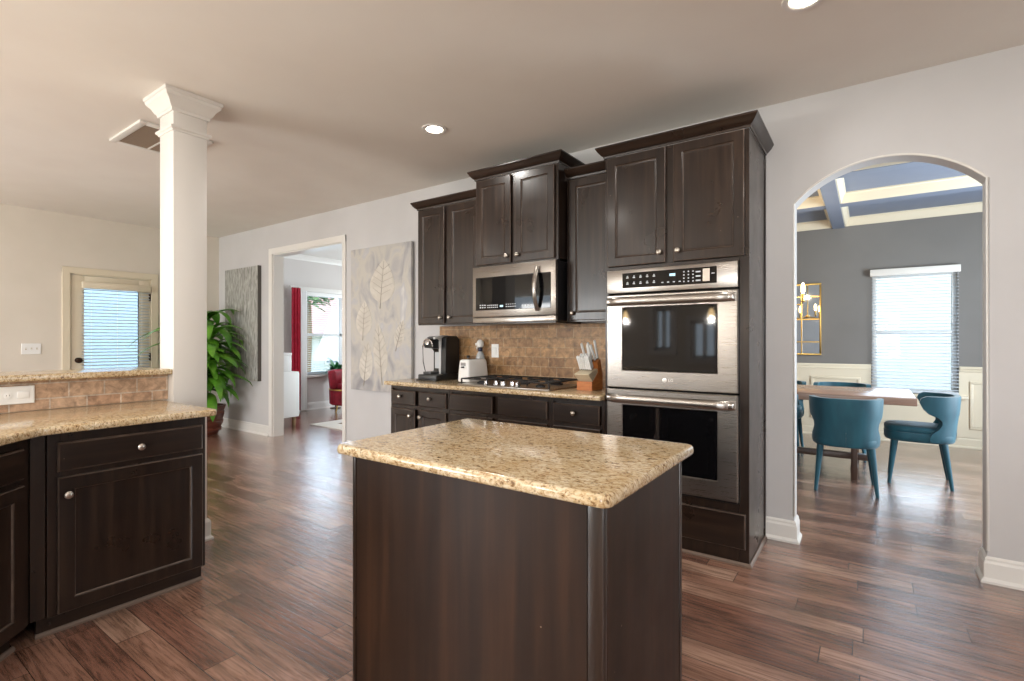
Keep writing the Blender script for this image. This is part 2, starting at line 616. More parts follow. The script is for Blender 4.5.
def TAG(o, label, cat, group=None, kind=None):
    if label: o['label'] = label
    if cat: o['category'] = cat
    if group: o['group'] = group
    if kind: o['kind'] = kind
    return o


def THING(name, label, cat, loc=(0, 0, 0), rz=0.0, group=None, kind=None):
    o = bpy.data.objects.new(name, None)
    o.empty_display_size = 0.1
    COL.objects.link(o)
    o.location = loc
    o.rotation_euler = (0, 0, rz)
    return TAG(o, label, cat, group, kind)


def COPY(root, loc=None, rz=None, label=None, group=None):
    r = root.copy()
    COL.objects.link(r)
    if loc is not None: r.location = loc
    if rz is not None: r.rotation_euler = (0, 0, rz)
    if label: r['label'] = label
    if group: r['group'] = group
    for ch in list(root.children):
        c = ch.copy()
        COL.objects.link(c)
        c.parent = r
        for g in list(ch.children):
            d = g.copy()
            COL.objects.link(d)
            d.parent = c
    return r


def STRUCT(name, bm, m, parent=None, flat=True):
    return MESH(name, bm, m, parent, kind='structure', flat=flat)


H = 2.73          # kitchen ceiling
CT = 0.892        # counter top
WY, WB = 3.55, 3.69   # cook wall front / back

# ================================================================== SETTING
b = box(BM(), -9.0, 3.2, -3.6, 8.0, -0.1, 0)
STRUCT('floor', b, M_FLOOR)
b = box(BM(), -7.85, 2.95, -3.65, 3.69, H, H+0.1)
STRUCT('ceiling', b, M_CEIL)
b = box(BM(), -8.2, -3.2, 3.69, 8.0, H, H+0.1)
STRUCT('ceiling_office', b, M_TRIM)
b = box(BM(), -3.2, 2.5, 3.69, 8.0, 2.81, 2.9)
STRUCT('ceiling_dining', b, M_COFF)

# cook wall with doorway and arch
DX0, DX1, DZ = -6.268, -4.812, 2.35
AX0, AX1, ASP = -0.372, 0.505, 2.087
AC, AR, ACZ = 0.0665, 0.578, 1.71
b = BM()
box(b, -7.85, DX0, WY, WB, 0, H)
box(b, DX0, DX1, WY, WB, DZ, H)
box(b, DX1, AX0, WY, WB, 0, H)
box(b, AX1, 2.95, WY, WB, 0, H)
N_ = 36
arc = []
for i in range(N_+1):
    x = AX0 + (AX1-AX0)*i/N_
    arc.append((x, ACZ + math.sqrt(AR**2-(x-AC)**2)))
for (xa, za), (xb, zb) in zip(arc, arc[1:]):
    v = [b.verts.new(p) for p in [(xa, WY, za), (xb, WY, zb), (xb, WY, H), (xa, WY, H), (xa, WB, za), (xb, WB, zb), (xb, WB, H+0.08), (xa, WB, H+0.08)]]
    b.faces.new((v[0], v[1], v[2], v[3]))
    b.faces.new((v[4], v[7], v[6], v[5]))
    b.faces.new((v[0], v[4], v[5], v[1]))
STRUCT('wall_back', b, M_WALL)
# bullnose corner bead around the arch
b = BM()
prof = [(AX0, 0.16)] + [(x, z) for x, z in arc] + [(AX1, 0.16)]
tube(b, [(x, WY, z) for x, z in prof], 0.007, 8)
STRUCT('trim_1', b, M_TRIM, flat=False)

# left (patio door) wall
LX = -7.70
PD0, PD1, PDZ = 1.875, 2.70, 2.035
b = BM()
box(b, LX-0.15, LX, -3.65, PD0, 0, H)
box(b, LX-0.15, LX, PD0, PD1, PDZ, H)
box(b, LX-0.15, LX, PD1, WY, 0, H)
STRUCT('wall_left', b, M_WALL_WARM)


def wall_holes_x(name, x0, x1, y0, y1, z1, holes, m):
    """wall running along X between y0..y1, holes = [(xa, xb, za, zb)] in order"""
    b = BM()
    cur = x0
    for xa, xb, za, zb in holes:
        box(b, cur, xa, y0, y1, 0, z1)
        if za > 0: box(b, xa, xb, y0, y1, 0, za)
        box(b, xa, xb, y0, y1, zb, z1)
        cur = xb
    box(b, cur, x1, y0, y1, 0, z1)
    return STRUCT(name, b, m)


def wall_holes_y(name, x0, x1, y0, y1, z1, holes, m):
    b = BM()
    cur = y0
    for ya, yb, za, zb in holes:
        box(b, x0, x1, cur, ya, 0, z1)
        if za > 0: box(b, x0, x1, ya, yb, 0, za)
        box(b, x0, x1, ya, yb, zb, z1)
        cur = yb
    box(b, x0, x1, cur, y1, 0, z1)
    return STRUCT(name, b, m)


RW = [(-7.0, -4.2, 0.6, 2.3), (-3.35, -3.0, 1.05, 1.85), (-2.65, -2.2, 0.9, 1.6), (-0.1, 2.1, 0.6, 2.3)]
wall_holes_x('wall_front', -7.85, 2.95, -3.65, -3.5, H, RW, M_WALL_WARM)
wall_holes_y('wall_right', 2.8, 2.95, -3.5, WY, H, [], M_WALL)
# dining room shell
DY = 7.78
DW = (0.045, 0.85, 0.60, 2.06)
wall_holes_x('wall_dining', -3.0, 2.5, DY, DY+0.15, 2.9, [DW], M_DINE)
wall_holes_y('wall_dining_right', 2.3, 2.45, WB, DY, 2.81, [(4.8, 6.4, 0.7, 2.2)], M_DINE)  # unseen opening added for the dining fill lamp
wall_holes_y('wall_dining_left', -3.15, -3.0, WB, DY, 2.81, [], M_DINE)
# office shell
OX = -8.12
OW = (5.13, 6.80, 0.62, 2.10)
wall_holes_y('wall_office_left', OX-0.15, OX, WY, 8.0, H, [OW], M_OFFW)
wall_holes_x('wall_office_back', -8.2, -3.2, 7.85, 8.0, H, [(-6.7, -4.5, .6, 2.2)], M_OFFW)  # unseen opening added for the office fill lamp

# rear windows: frames and mullions (narrow two reflected, wide two added for fill)
for k, (xa, xb, za, zb) in enumerate(RW):
    b = BM()
    for (p, q, r, s) in [(xa, xa+.06, za, zb), (xb-.06, xb, za, zb), (xa, xb, za, za+.06), (xa, xb, zb-.06, zb), ((xa+xb)/2-.03, (xa+xb)/2+.03, za, zb)]:
        box(b, p, q, -3.62, -3.54, r, s)
    box(b, xa-.09, xb+.09, -3.5, -3.475, zb, zb+.09)
    box(b, xa-.09, xa, -3.5, -3.475, za-.09, zb)
    box(b, xb, xb+.09, -3.5, -3.475, za-.09, zb)
    box(b, xa-.09, xb+.09, -3.5, -3.46, za-.09, za)
    STRUCT('window_%d' % (k+3), b, M_TRIM)

# ---- baseboards (board + shoe)
BB = [(0, 0), (0.030, 0), (0.030, 0.012), (0.017, 0.026), (0.017, 0.100), (0.012, 0.112), (0.012, 0.122), (0.004, 0.132), (0, 0.132)]


def base(name, path, m=M_TRIM):
    return STRUCT(name, rail(BM(), path, BB), m)


# travel so the right-hand side faces the room
base('baseboard_back', [(-7.70, WY), (-6.342, WY)])
base('baseboard_back_middle', [(-4.745, WY), (-3.47, WY)])
base('baseboard_back_arch_left', [(-0.528, WY), (AX0, WY), (AX0, WB)])
base('baseboard_back_arch_right', [(AX1, WB), (AX1, WY), (2.8, WY)])
base('baseboard_left', [(LX, -3.5), (LX, 1.80)])
base('baseboard_left_corner', [(LX, 2.785), (LX, WY)])
base('baseboard_office_left', [(OX, WB), (OX, 7.85)])
base('baseboard_dining', [(-3.0, DY), (2.3, DY)], M_CREAM)

# ---- doorway casing
b = BM()
cw = 0.072
for (x0, x1) in ((DX0-cw, DX0+0.004), (DX1-0.004, DX1+0.052)):
    box(b, x0, x1, WY-0.018, WY, 0, DZ+cw, 0.004)
box(b, DX0-cw, DX1+0.052, WY-0.0185, WY, DZ-0.004, DZ+cw, 0.004)
box(b, DX0, DX0+0.015, WY, WB, 0, DZ)
box(b, DX1-0.015, DX1, WY, WB, 0, DZ)
box(b, DX0, DX1, WY, WB, DZ-0.015, DZ)
STRUCT('trim_2', b, M_TRIM)

# ---- patio door
b = BM()
cw = 0.075
box(b, LX, LX+0.02, PD0-cw, PD0, 0, PDZ+cw, 0.004)
box(b, LX, LX+0.02, PD1, PD1+cw, 0, PDZ+cw, 0.004)
box(b, LX, LX+0.0205, PD0-cw, PD1+cw, PDZ, PDZ+cw, 0.004)
box(b, LX-0.14, LX, PD0, PD0+0.012, 0, PDZ)
box(b, LX-0.14, LX, PD1-0.012, PD1, 0, PDZ)
box(b, LX-0.14, LX, PD0, PD1, PDZ-0.012, PDZ)
STRUCT('trim_3', b, M_CREAM)
door = THING('door_1', 'cream patio door with a large glass pane and a dark round knob', None, (LX-0.045, PD0+0.014, 0.004), 0, kind='structure')
dw = PD1-PD0-0.028
b = BM()
dz = PDZ-0.02
box(b, 0, 0.042, 0, 0.12, 0, dz, 0.003)
box(b, 0, 0.042, dw-0.12, dw, 0, dz, 0.003)
box(b, 0, 0.042, 0.12, dw-0.12, 0, 0.22, 0.003)
box(b, 0, 0.042, 0.12, dw-0.12, dz-0.14, dz, 0.003)
MESH('door_frame', b, M_CREAM, door)
b = box(BM(), 0.018, 0.024, 0.11, dw-0.11, 0.21, dz-0.13)
MESH('glass', b, M_GLASS, door)
b = BM()
lathe(b, [(0.032, 0), (0.032, 0.006), (0.014, 0.010), (0.014, 0.035), (0.028, 0.042), (0.033, 0.055), (0.026, 0.068), (0.004, 0.072)], (0.042, 0.06, 1.0), 20, (1, 0, 0))
MESH('door_knob', b, M_BRONZE, door, 'dark bronze round knob')
for z in (1.02, 1.80, 0.25):
    b = box(BM(), 0.036, 0.05, dw-0.012, dw+0.012, z-0.05, z+0.05, 0.003)
    MESH('hinge', b, M_BRONZE, door, 'dark bronze hinge')
# blind on the door
bl = THING('window_blind', 'white horizontal slat blind hanging over the glass of the patio door', 'blind', (LX+0.006, PD0+0.10, 0), 0)
bw = 0.70
b = box(BM(), 0.002, 0.06, 0, bw, 1.865, 1.945, 0.006)
MESH('valance', b, M_CREAM, bl, 'cream valance')


def slat_bm(n, z0, z1, L, ax, depth=0.048, tilt=22, off=0.03):
    b = BM()
    for i in range(n):
        z = z0 + (z1-z0)*i/(n-1)
        c, s = math.cos(math.radians(tilt))*depth/2, math.sin(math.radians(tilt))*depth/2
        if ax == 'y':
            loft(b, [[(off-c, yy, z-s), (off+c, yy, z+s), (off+c, yy, z+s+.0025), (off-c, yy, z-s+.0025)] for yy in (0.004, L-0.004)])
        else:
            loft(b, [[(xx, off-c, z-s), (xx, off+c, z+s), (xx, off+c, z+s+.0025), (xx, off-c, z-s+.0025)] for xx in (0.004, L-0.004)])
    return b


MESH('slats', slat_bm(40, 0.30, 1.85, bw, 'y', tilt=-14), M_BLIND, bl)
b = BM()
for yy in (0.09, bw/2, bw-0.09):
    tube(b, [(0.03, yy, 0.28), (0.03, yy, 1.87)], 0.0018, 6)
MESH('ladder_cord', b, M_WHITE, bl)
b = box(BM(), 0.008, 0.052, 0.004, bw-0.004, 0.262, 0.285, 0.004)
MESH('bottom_rail', b, M_BLIND, bl)

# ---- dining window
wx0, wx1, wz0, wz1 = DW
win = THING('window_1', 'tall white double hung window in the grey dining wall', None, (0, 0, 0), 0, kind='structure')
b = BM()
for (p, q, r, s) in [(wx0, wx0+.045, wz0, wz1), (wx1-.045, wx1, wz0, wz1), (wx0+.045, wx1-.045, wz0, wz0+.05), (wx0+.045, wx1-.045, wz1-.05, wz1), (wx0+.045, wx1-.045, 1.31, 1.36)]:
    box(b, p, q, DY+.05, DY+.11, r, s, 0.004)
MESH('window_frame', b, M_TRIM, win)
MESH('glass', box(BM(), wx0+.04, wx1-.04, DY+.078, DY+.082, wz0+.04, wz1-.04), M_GLASS, win)
MESH('window_sill', box(BM(), wx0-.09, wx1+.09, DY-.075, DY+.05, wz0-.035, wz0, 0.006), M_CREAM, win)
bl = THING('window_blind', 'white horizontal slat blind in the grey dining room window', 'blind', (wx0-0.012, DY-0.055, 0), 0)
bw = wx1-wx0+0.024
MESH('valance', box(BM(), -0.012, bw+0.012, -0.012, 0.05, 2.035, 2.118, 0.006), M_TRIM, bl, 'cream valance')
MESH('slats', slat_bm(36, 0.66, 2.02, bw, 'x', tilt=10, off=0.02), M_BLIND, bl)
b = BM()
for xx in (0.10, bw-0.10):
    tube(b, [(xx, 0.02, 0.64), (xx, 0.02, 2.04)], 0.0018, 6)
tube(b, [(bw-0.06, -0.012, 1.45), (bw-0.06, -0.012, 2.04)], 0.0015, 6)
MESH('ladder_cord', b, M_WHITE, bl)
MESH('bottom_rail', box(BM(), 0.004, bw-0.004, -0.004, 0.044, 0.612, 0.638, 0.004), M_BLIND, bl)

# ---- office window
wy0, wy1, wz0, wz1 = OW
win = THING('window_2', 'wide white office window beside the red curtain', None, (0, 0, 0), 0, kind='structure')
b = BM()
for (p, q, r, s) in [(wy0, wy0+.05, wz0, wz1), (wy1-.05, wy1, wz0, wz1), (wy0+.05, wy1-.05, wz0, wz0+.05), (wy0+.05, wy1-.05, wz1-.05, wz1), (wy0+.05, wy1-.05, 1.31, 1.36), ((wy0+wy1)/2-.03, (wy0+wy1)/2+.03, wz0+.05, wz1-.05)]:
    box(b, OX-.11, OX-.05, p, q, r, s, 0.004)
cw = 0.07
box(b, OX, OX+.018, wy0-cw, wy0, wz0-.02, wz1+cw, .003)
box(b, OX, OX+.018, wy1, wy1+cw, wz0-.02, wz1+cw, .003)
box(b, OX, OX+.019, wy0-cw, wy1+cw, wz1, wz1+cw, .003)
MESH('window_frame', b, M_TRIM, win)
MESH('glass', box(BM(), OX-.082, OX-.078, wy0+.04, wy1-.04, wz0+.04, wz1-.04), M_GLASS, win)
MESH('window_sill', box(BM(), OX-.05, OX+.06, wy0-.10, wy1+.10, wz0-.04, wz0, .005), M_TRIM, win)
bl = THING('window_blind', 'white slat blind in the office window behind the red armchair', 'blind', (OX+0.004, wy0+0.01, 0), 0)
bw = wy1-wy0-0.02
MESH('valance', box(BM(), -0.04, 0.03, 0, bw, 2.03, 2.095, .005), M_WHITE, bl)
MESH('slats', slat_bm(36, 0.67, 2.02, bw, 'y', depth=.036, tilt=-6, off=-0.022), M_BLIND, bl)
b = BM()
for yy in (0.12, bw*.37, bw*.63, bw-0.12):
    tube(b, [(-0.022, yy, 0.64), (-0.022, yy, 2.04)], 0.0018, 6)
MESH('ladder_cord', b, M_WHITE, bl)
MESH('bottom_rail', box(BM(), -0.04, -0.004, .004, bw-.004, 0.632, 0.652, .003), M_BLIND, bl)

# ---- dining wainscot
b = BM()
for xa, xb in ((-3.0, wx0-0.012), (wx1+0.012, 2.3)):
    box(b, xa, xb, DY-0.012, DY, 0.12, 0.92)
    box(b, xa, xb, DY-0.034, DY, 0.905, 0.940, 0.006)
    box(b, xa, xb, DY-0.024, DY, 0.875, 0.905, 0.004)


def picture_frame(bm, xa, xb, za, zb, y, w=0.03, d=0.016):
    for (p, q, r, s) in [(xa, xb, za, za+w), (xa, xb, zb-w, zb), (xa, xa+w, za+w, zb-w), (xb-w, xb, za+w, zb-w)]:
        box(bm, p, q, y-d, y, r, s, 0.005)


box(b, wx0-0.012, wx1+0.012, DY-0.012, DY, 0.12, DW[2]-0.036)
for xa, xb in ((0.955, 1.60), (-0.62, -0.075), (-1.45, -0.80), (1.75, 2.2)):
    picture_frame(b, xa, xb, 0.22, 0.77, DY-0.012)
picture_frame(b, 0.05, 0.85, 0.22, 0.49, DY-0.012)
STRUCT('trim_4', b, M_CREAM, flat=False)
# crown at the top of the dining wall and in the coffers
ZB = 2.70


def crown_strip(bm, x0, x1, y, z0, z1, d, sgn):
    """strip along x; sgn=-1: grows toward -y going up"""
    prism(bm, [(y, z0), (y+sgn*0.012, z0), (y+sgn*0.02, z0+0.02), (y+sgn*(d-0.015), z1-0.02), (y+sgn*d, z1-0.012), (y+sgn*d, z1), (y, z1)], 'x', x0, x1)


def crown_strip_y(bm, y0, y1, x, z0, z1, d, sgn):
    prism(bm, [(x, z0), (x+sgn*0.012, z0), (x+sgn*0.02, z0+0.02), (x+sgn*(d-0.015), z1-0.02), (x+sgn*d, z1-0.012), (x+sgn*d, z1), (x, z1)], 'y', y0, y1)


ZC = 2.81
beams_y = [(6.45, 6.60), (5.26, 5.41), (4.07, 4.22)]
beams_x = [(-2.2, -2.07), (-0.375, -0.245), (1.45, 1.58)]
b = BM()
for ya, yb in beams_y:
    box(b, -3.0, 2.3, ya, yb, ZB, ZC)
for xa, xb in beams_x:
    box(b, xa, xb, WB, DY, ZB-0.012, ZC)
STRUCT('trim_5', b, M_COFF)
b = BM()
ys = [WB] + [v for p in sorted(beams_y) for v in p] + [DY]
xs = [-3.0] + [v for p in sorted(beams_x) for v in p] + [2.3]
for i in range(0, len(ys), 2):
    for j in range(0, len(xs), 2):
        xa, xb, ya, yb = xs[j], xs[j+1], ys[i], ys[i+1]
        crown_strip(b, xa, xb, yb, ZB+.004, ZC, 0.055, -1)
        crown_strip(b, xa, xb, ya, ZB+.004, ZC, 0.055, 1)
        crown_strip_y(b, ya, yb, xa, ZB+.004, ZC, 0.055, 1)
        crown_strip_y(b, ya, yb, xb, ZB+.004, ZC, 0.055, -1)
STRUCT('trim_6', b, M_CREAM)
# office crown
b = BM()
crown_strip_y(b, WB, 7.85, OX, H-0.09, H, 0.07, 1)
STRUCT('trim_7', b, M_TRIM)

# ================================================================== CABINET BUILDERS
DOORP = [(0, 0), (0, 0.016), (0.004, 0.020), (0.052, 0.020), (0.056, 0.017), (0.060, 0.0115), (0.068, 0.0095), (0.070, 0.0095)]
SLABP = [(0, 0), (0, 0.013), (0.003, 0.0165), (0.007, 0.0205), (0.014, 0.0205)]


def knob_bm(x, y, z):
    return lathe(BM(), [(0.008, 0), (0.006, 0.004), (0.0055, 0.012), (0.010, 0.016), (0.0155, 0.021), (0.0155, 0.026), (0.011, 0.030), (0.003, 0.0315)], (x, y, z), 16, (0, -1, 0))


def add_door(parent, x0, x1, z0, z1, y, knob=None, name='door', prof=DOORP):
    worn = (1, 4) if prof is DOORP else (1, 2)  # bevels that get the worn, highlight-painted edge colour
    d = MESH(name, rect_loft(BM(), x0, x1, z0, z1, y, prof, worn), [M_CAB if name == 'door' else M_CABH, M_WORN_LIT], parent, ang=25)
    if knob:
        MESH('knob', knob_bm(knob[0], y-(0.0195), knob[1]), M_NICKEL, d, 'brushed nickel knob')
    return d


def cab_crown(parent, x0, x1, y0, y1, z0, z1, left=True, right=True, ov=0.05, yl=None):
    prof = [(0.001, z0), (0.008, z0), (0.010, z0+0.012), (0.020, z0+0.018), (0.036, z0+0.036), (0.046, z1-0.014), (ov, z1-0.010), (ov, z1), (0.001, z1)]
    path = []
    if right: path.append((x1, y1))
    path += [(x1, y0), (x0, y0)]
    if left: path.append((x0, yl if yl else y1))
    # travel right->left along the front has its right-hand side to the rear, so reverse
    path = path[::-1]
    return MESH('crown_molding', rail(BM(), path, prof), M_CABH, parent, ang=25)


# ---- tall oven cabinet (origin at its front left base corner)
ox0, ox1 = -1.388, -0.533
oc = THING('oven_cabinet', 'tall espresso pantry style cabinet built around the double wall oven', 'cabinet', (ox0, 3.02, 0))
w = ox1-ox0
dp = WY-3.02-0.003
b = BM()
box(b, 0, 0.02, 0.02, dp, 0, 2.415)
box(b, w-0.02, w, 0.02, dp, 0, 2.415)
box(b, 0.02, w-0.02, 0.02, dp, 2.395, 2.415)
box(b, 0.02, w-0.02, 0.02, dp, 1.69, 1.705)
box(b, 0.02, w-0.02, 0.02, dp, 0.30, 0.328)
box(b, 0.02, w-0.02, dp-0.01, dp, 0, 2.4)
# face frame
for (xa, xb, za, zb) in [(0, 0.028, 0.0, 2.415), (w-0.05, w, 0.0, 2.415), (0.028, w-0.05, 1.688, 1.712), (0.028, w-0.05, 2.395, 2.415), (0.028, w-0.05, 0.285, 0.338), (0.028, w-0.05, 0.0, 0.095)]:
    box(b, xa, xb, 0, 0.02, za, zb, 0.0015, 1)
box(b, 0.385, 0.455, 0.0, 0.02, 1.712, 2.395)
MESH('carcass', b, M_CAB, oc)
MESH('side_stile', box(BM(), w, w+0.006, dp-0.03, dp, 0.0, 2.41, 0.001, 1), M_CAB, oc)
add_door(oc, 0.022, 0.396, 1.714, 2.408, -0.0005, (0.363, 1.775))
add_door(oc, 0.443, 0.832, 1.714, 2.408, -0.0005, (0.474, 1.775))
add_door(oc, 0.022, 0.838, 0.092, 0.288, -0.0005, None, 'drawer_front', [(0, 0), (0, 0.013), (0.003, 0.0165), (0.006, 0.0185), (0.008, 0.0185)])
cab_crown(oc, 0, w, 0, dp, 2.4155, 2.482, yl=.165)
b = rail(BM(), [(0.0, -0.001), (w+0.001, -0.001), (w+0.001, dp)], [(0, 0), (0.014, 0), (0.014, 0.008), (0.005, 0.018), (0, 0.018)])
MESH('shoe_molding', b, M_TOE, oc, 'lighter worn brown shoe molding')

# ---- double wall oven
ov = THING('double_wall_oven', 'stainless steel double wall oven with two glass doors, in the tall cabinet', 'oven', (-1.362, 3.0, 0))
wo = 0.778
yo = 0.017
MESH('oven_body', box(BM(), 0.03, wo-0.03, 0.045, 0.45, 0.36, 1.67), M_DARK, ov)
cp = MESH('control_panel', box(BM(), 0, wo, -0.016, yo, 1.540, 1.686, 0.005), M_STEEL, ov)
MESH('touch_panel', box(BM(), 0.106, 0.668, -0.0185, -0.015, 1.570, 1.664, 0.001, 1), M_BGLASS, cp, 'black glass touch panel')
icons = []
for r_, z in enumerate((1.634, 1.596)):
    for k in range(5):
        x = 0.14 + k*0.042
        icons.append((x-.007, x+.007, z-.004, z+.003))
        icons.append((x-.004, x+.005, z+.006, z+.011))
for k in range(4):
    x = 0.36 + k*0.034
    icons.append((x-.006, x+.006, 1.588, 1.594))
for r_ in range(4):
    for k in range(3):
        x = 0.486 + k*0.026
        z = 1.645 - r_*0.019
        icons.append((x-.004, x+.004, z-.003, z+.004))
for z in (1.640, 1.615, 1.590):
    icons.append((0.553, 0.58, z-.004, z+.004))
icons.append((0.640, 0.656, 1.623, 1.628))
for q_ in icons:
    MESH('touch_icon', box(BM(), q_[0], q_[1], -.0192, -.0184, q_[2], q_[3]), M_ICON, cp, flat=True)
MESH('display', box(BM(), 0.402, 0.436, -.0192, -.0184, 1.626, 1.641), M_LCD, cp, 'small lit clock display')
MESH('keypad', box(BM(), 0.592, 0.630, -.0192, -.0184, 1.583, 1.655), M_NICKEL, cp, 'silver grey keypad')


def oven_door(z0, z1, wz0, wz1, hz, lab):
    prof_o = [(0, 0, 0), ]
    b = BM()
    # frame around the glass
    gx0, gx1 = 0.107, 0.667
    loops = []
    X0, X1, y = 0.0, wo, yo
    for (i, d) in [(0, 0.0), (0, 0.028), (0.006, 0.034)]:
        loops.append([(X0+i, y-d, z0+i), (X1-i, y-d, z0+i), (X1-i, y-d, z1-i), (X0+i, y-d, z1-i)])
    loops.append([(gx0-.006, y-.034, wz0-.006), (gx1+.006, y-.034, wz0-.006), (gx1+.006, y-.034, wz1+.006), (gx0-.006, y-.034, wz1+.006)])
    loops.append([(gx0, y-.027, wz0), (gx1, y-.027, wz0), (gx1, y-.027, wz1), (gx0, y-.027, wz1)])
    loft(b, loops)
    d = MESH('door', b, M_STEEL, ov, ang=25)
    MESH('door_glass', box(BM(), gx0, gx1, y-.0305, y-.0265, wz0, wz1), M_BGLASS, d, 'black glass pane')
    b = BM()
    # broad bowed handle bar
    n = 14
    loops = []
    for k in range(n+1):
        t = k/n
        x = 0.012 + (wo-0.024)*t
        e = min(1, min(t, 1-t)/0.06)
        yy = y-.036 - 0.040*math.sin(PI/2*e)
        hh = 0.026
        loops.append([(x, yy+.012*math.cos(a)-.004, hz+hh*math.sin(a)) for a in [2*PI*q/12 for q in range(12)]])
    loft(b, loops)
    for xx in (0.03, wo-0.03):
        box(b, xx-.014, xx+.014, y-.075, y-.033, hz-.014, hz+.014, .003)
    MESH('handle', b, M_STEEL, d)
    return d


d1 = oven_door(0.952, 1.531, 1.062, 1.448, 1.487, 'upper')
oven_door(0.350, 0.940, 0.458, 0.842, 0.886, 'lower')
MESH('vent_strip', box(BM(), 0.01, wo-0.01, 0.003, yo, 0.336, 0.348, .002, 1), M_BLACK, ov)
# small round badge with two letters under the upper window


def text_mesh(name, body, size, m, parent, loc, rot, extrude=0.0006):
    cu = bpy.data.curves.new(name, 'FONT')
    cu.body = body
    cu.size = size
    cu.extrude = extrude
    cu.align_x = 'CENTER'
    cu.align_y = 'CENTER'
    tmp = bpy.data.objects.new('tmp', cu)
    me = bpy.data.meshes.new_from_object(tmp)
    bpy.data.objects.remove(tmp)
    me.name = name
    me.materials.clear()
    me.materials.append(m)
    o = bpy.data.objects.new(name, me)
    COL.objects.link(o)
    o.parent = parent
    o.location = loc
    o.rotation_euler = rot
    return o


M_BADGE = mat('bright_badge', (245, 240, 236), 0.3, metal=0.3)
b = BM()
lathe(b, [(0.0135, 0), (0.0135, 0.0015), (0.010, 0.002)], (0.372, yo-.034, 1.008), 20, (0, -1, 0))
MESH('badge', b, M_BADGE, d1, 'small round bright badge')
text_mesh('badge_lettering', 'LG', 0.024, M_BADGE, d1, (0.409, yo-.0348, 1.008), (PI/2, 0, 0))

# ---- wall cabinets
YU = 3.24


def upper(name_label, x0, x1, z0, z1, y0, doors, crown, cl, cr, cb=None):
    t = THING('wall_cabinet', name_label, 'cabinet', (x0, y0, z0), 0, 'dark wall cabinets over the cooktop counter')
    w, h, d = x1-x0, z1-z0, WY-y0-0.002
    b = BM()
    box(b, 0, w, 0.02, d, 0.012, h)
    for (xa, xb, za, zb) in [(0, 0.03, 0, h), (w-0.03, w, 0, h), (0.03, w-0.03, 0, 0.03), (0.03, w-0.03, h-0.03, h)]:
        box(b, xa, xb, 0, 0.02, za, zb, 0.0015, 1)
    if len(doors) > 1:
        xm = (doors[0][1]+doors[1][0])/2 - x0
        box(b, xm-0.03, xm+0.03, 0.002, 0.02, 0.03, h-0.03)
    MESH('carcass', b, M_CAB, t)
    for (xa, xb, kx) in doors:
        add_door(t, xa-x0, xb-x0, 0.012, h-0.012, -0.0005, (kx-x0, 0.062))
    cab_crown(t, 0, w, 0, d, h+0.0005, h+crown, cl, cr)
    return t


upper('espresso two door wall cabinet above the coffee maker, left of the microwave', -3.315, -2.568, 1.378, 2.41, YU, [(-3.30, -2.985, -3.02), (-2.945, -2.60, -2.915)], 0.068, True, False)
upper('raised espresso two door wall cabinet directly above the microwave', -2.555, -1.80, 1.822, 2.51, 3.13, [(-2.54, -2.205, -2.235), (-2.165, -1.825, -2.135)], 0.070, True, True)
upper('single door espresso wall cabinet between the microwave and the tall oven cabinet', -1.790, -1.393, 1.378, 2.41, YU, [(-1.765, -1.410, -1.735)], 0.068, False, False)

# ---- microwave
mw = THING('microwave', 'stainless steel over the range microwave with black glass door', 'microwave', (-2.553, 3.085, 1.372))
wm, hm = 0.758, 0.445
MESH('body', box(BM(), 0.004, wm-0.004, 0.032, WY-3.085-.004, 0.012, hm-.002, .004), M_BLACK, mw, 'black casing')
b = BM()
box(b, 0, wm, 0.0, 0.031, 0.052, hm, .006)
dm = MESH('door', b, M_STEEL, mw)
MESH('door_glass', box(BM(), 0.032, wm-0.040, -0.003, 0.004, 0.105, hm-.085, .002, 1), M_BGLASS, dm, 'black glass pane')
icons = []
for k in range(3):
    for j in range(2):
        icons.append((0.075+k*.022, 0.089+k*.022, 0.122+j*.018, 0.131+j*.018))
for k in range(6):
    for j in range(2):
        icons.append((0.150+k*.018, 0.162+k*.018, 0.122+j*.016, 0.129+j*.016))
for k in range(5):
    icons.append((0.325+k*.02, 0.339+k*.02, 0.124, 0.130))
    icons.append((0.325+k*.02, 0.336+k*.02, 0.142, 0.147))
for k in range(4):
    icons.append((0.47+k*.024, 0.486+k*.024, 0.122, 0.135))
for q_ in icons:
    MESH('touch_icon', box(BM(), q_[0], q_[1], -.0036, -.0029, q_[2], q_[3]), M_ICON, dm, flat=True)
MESH('display', box(BM(), 0.270, 0.300, -.0036, -.0029, 0.126, 0.140), M_LCD, dm, 'small lit clock display')
b = BM()
loops = []
for k in range(15):
    t = k/14
    z = 0.09 + t*0.315
    yy = -0.012 - 0.045*math.sin(PI*t)
    loops.append([(0.610+.017*math.cos(a), yy+.009*math.sin(a), z) for a in [2*PI*q/12 for q in range(12)]])
loft(b, loops)
for z in (0.098, 0.397):
    box(b, 0.596, 0.624, -.018, 0.002, z-.012, z+.012, .003)
MESH('handle', b, M_STEEL, dm, 'bowed vertical steel handle')
MESH('vent_grille', box(BM(), 0, wm, 0.003, 0.031, 0.008, 0.049, .004), M_STEEL, mw)
MESH('underside', box(BM(), 0.02, wm-0.02, 0.03, 0.42, -0.0005, 0.0115), M_BLACK, mw)

# ---- base cabinets along the cook wall
YB = 3.02


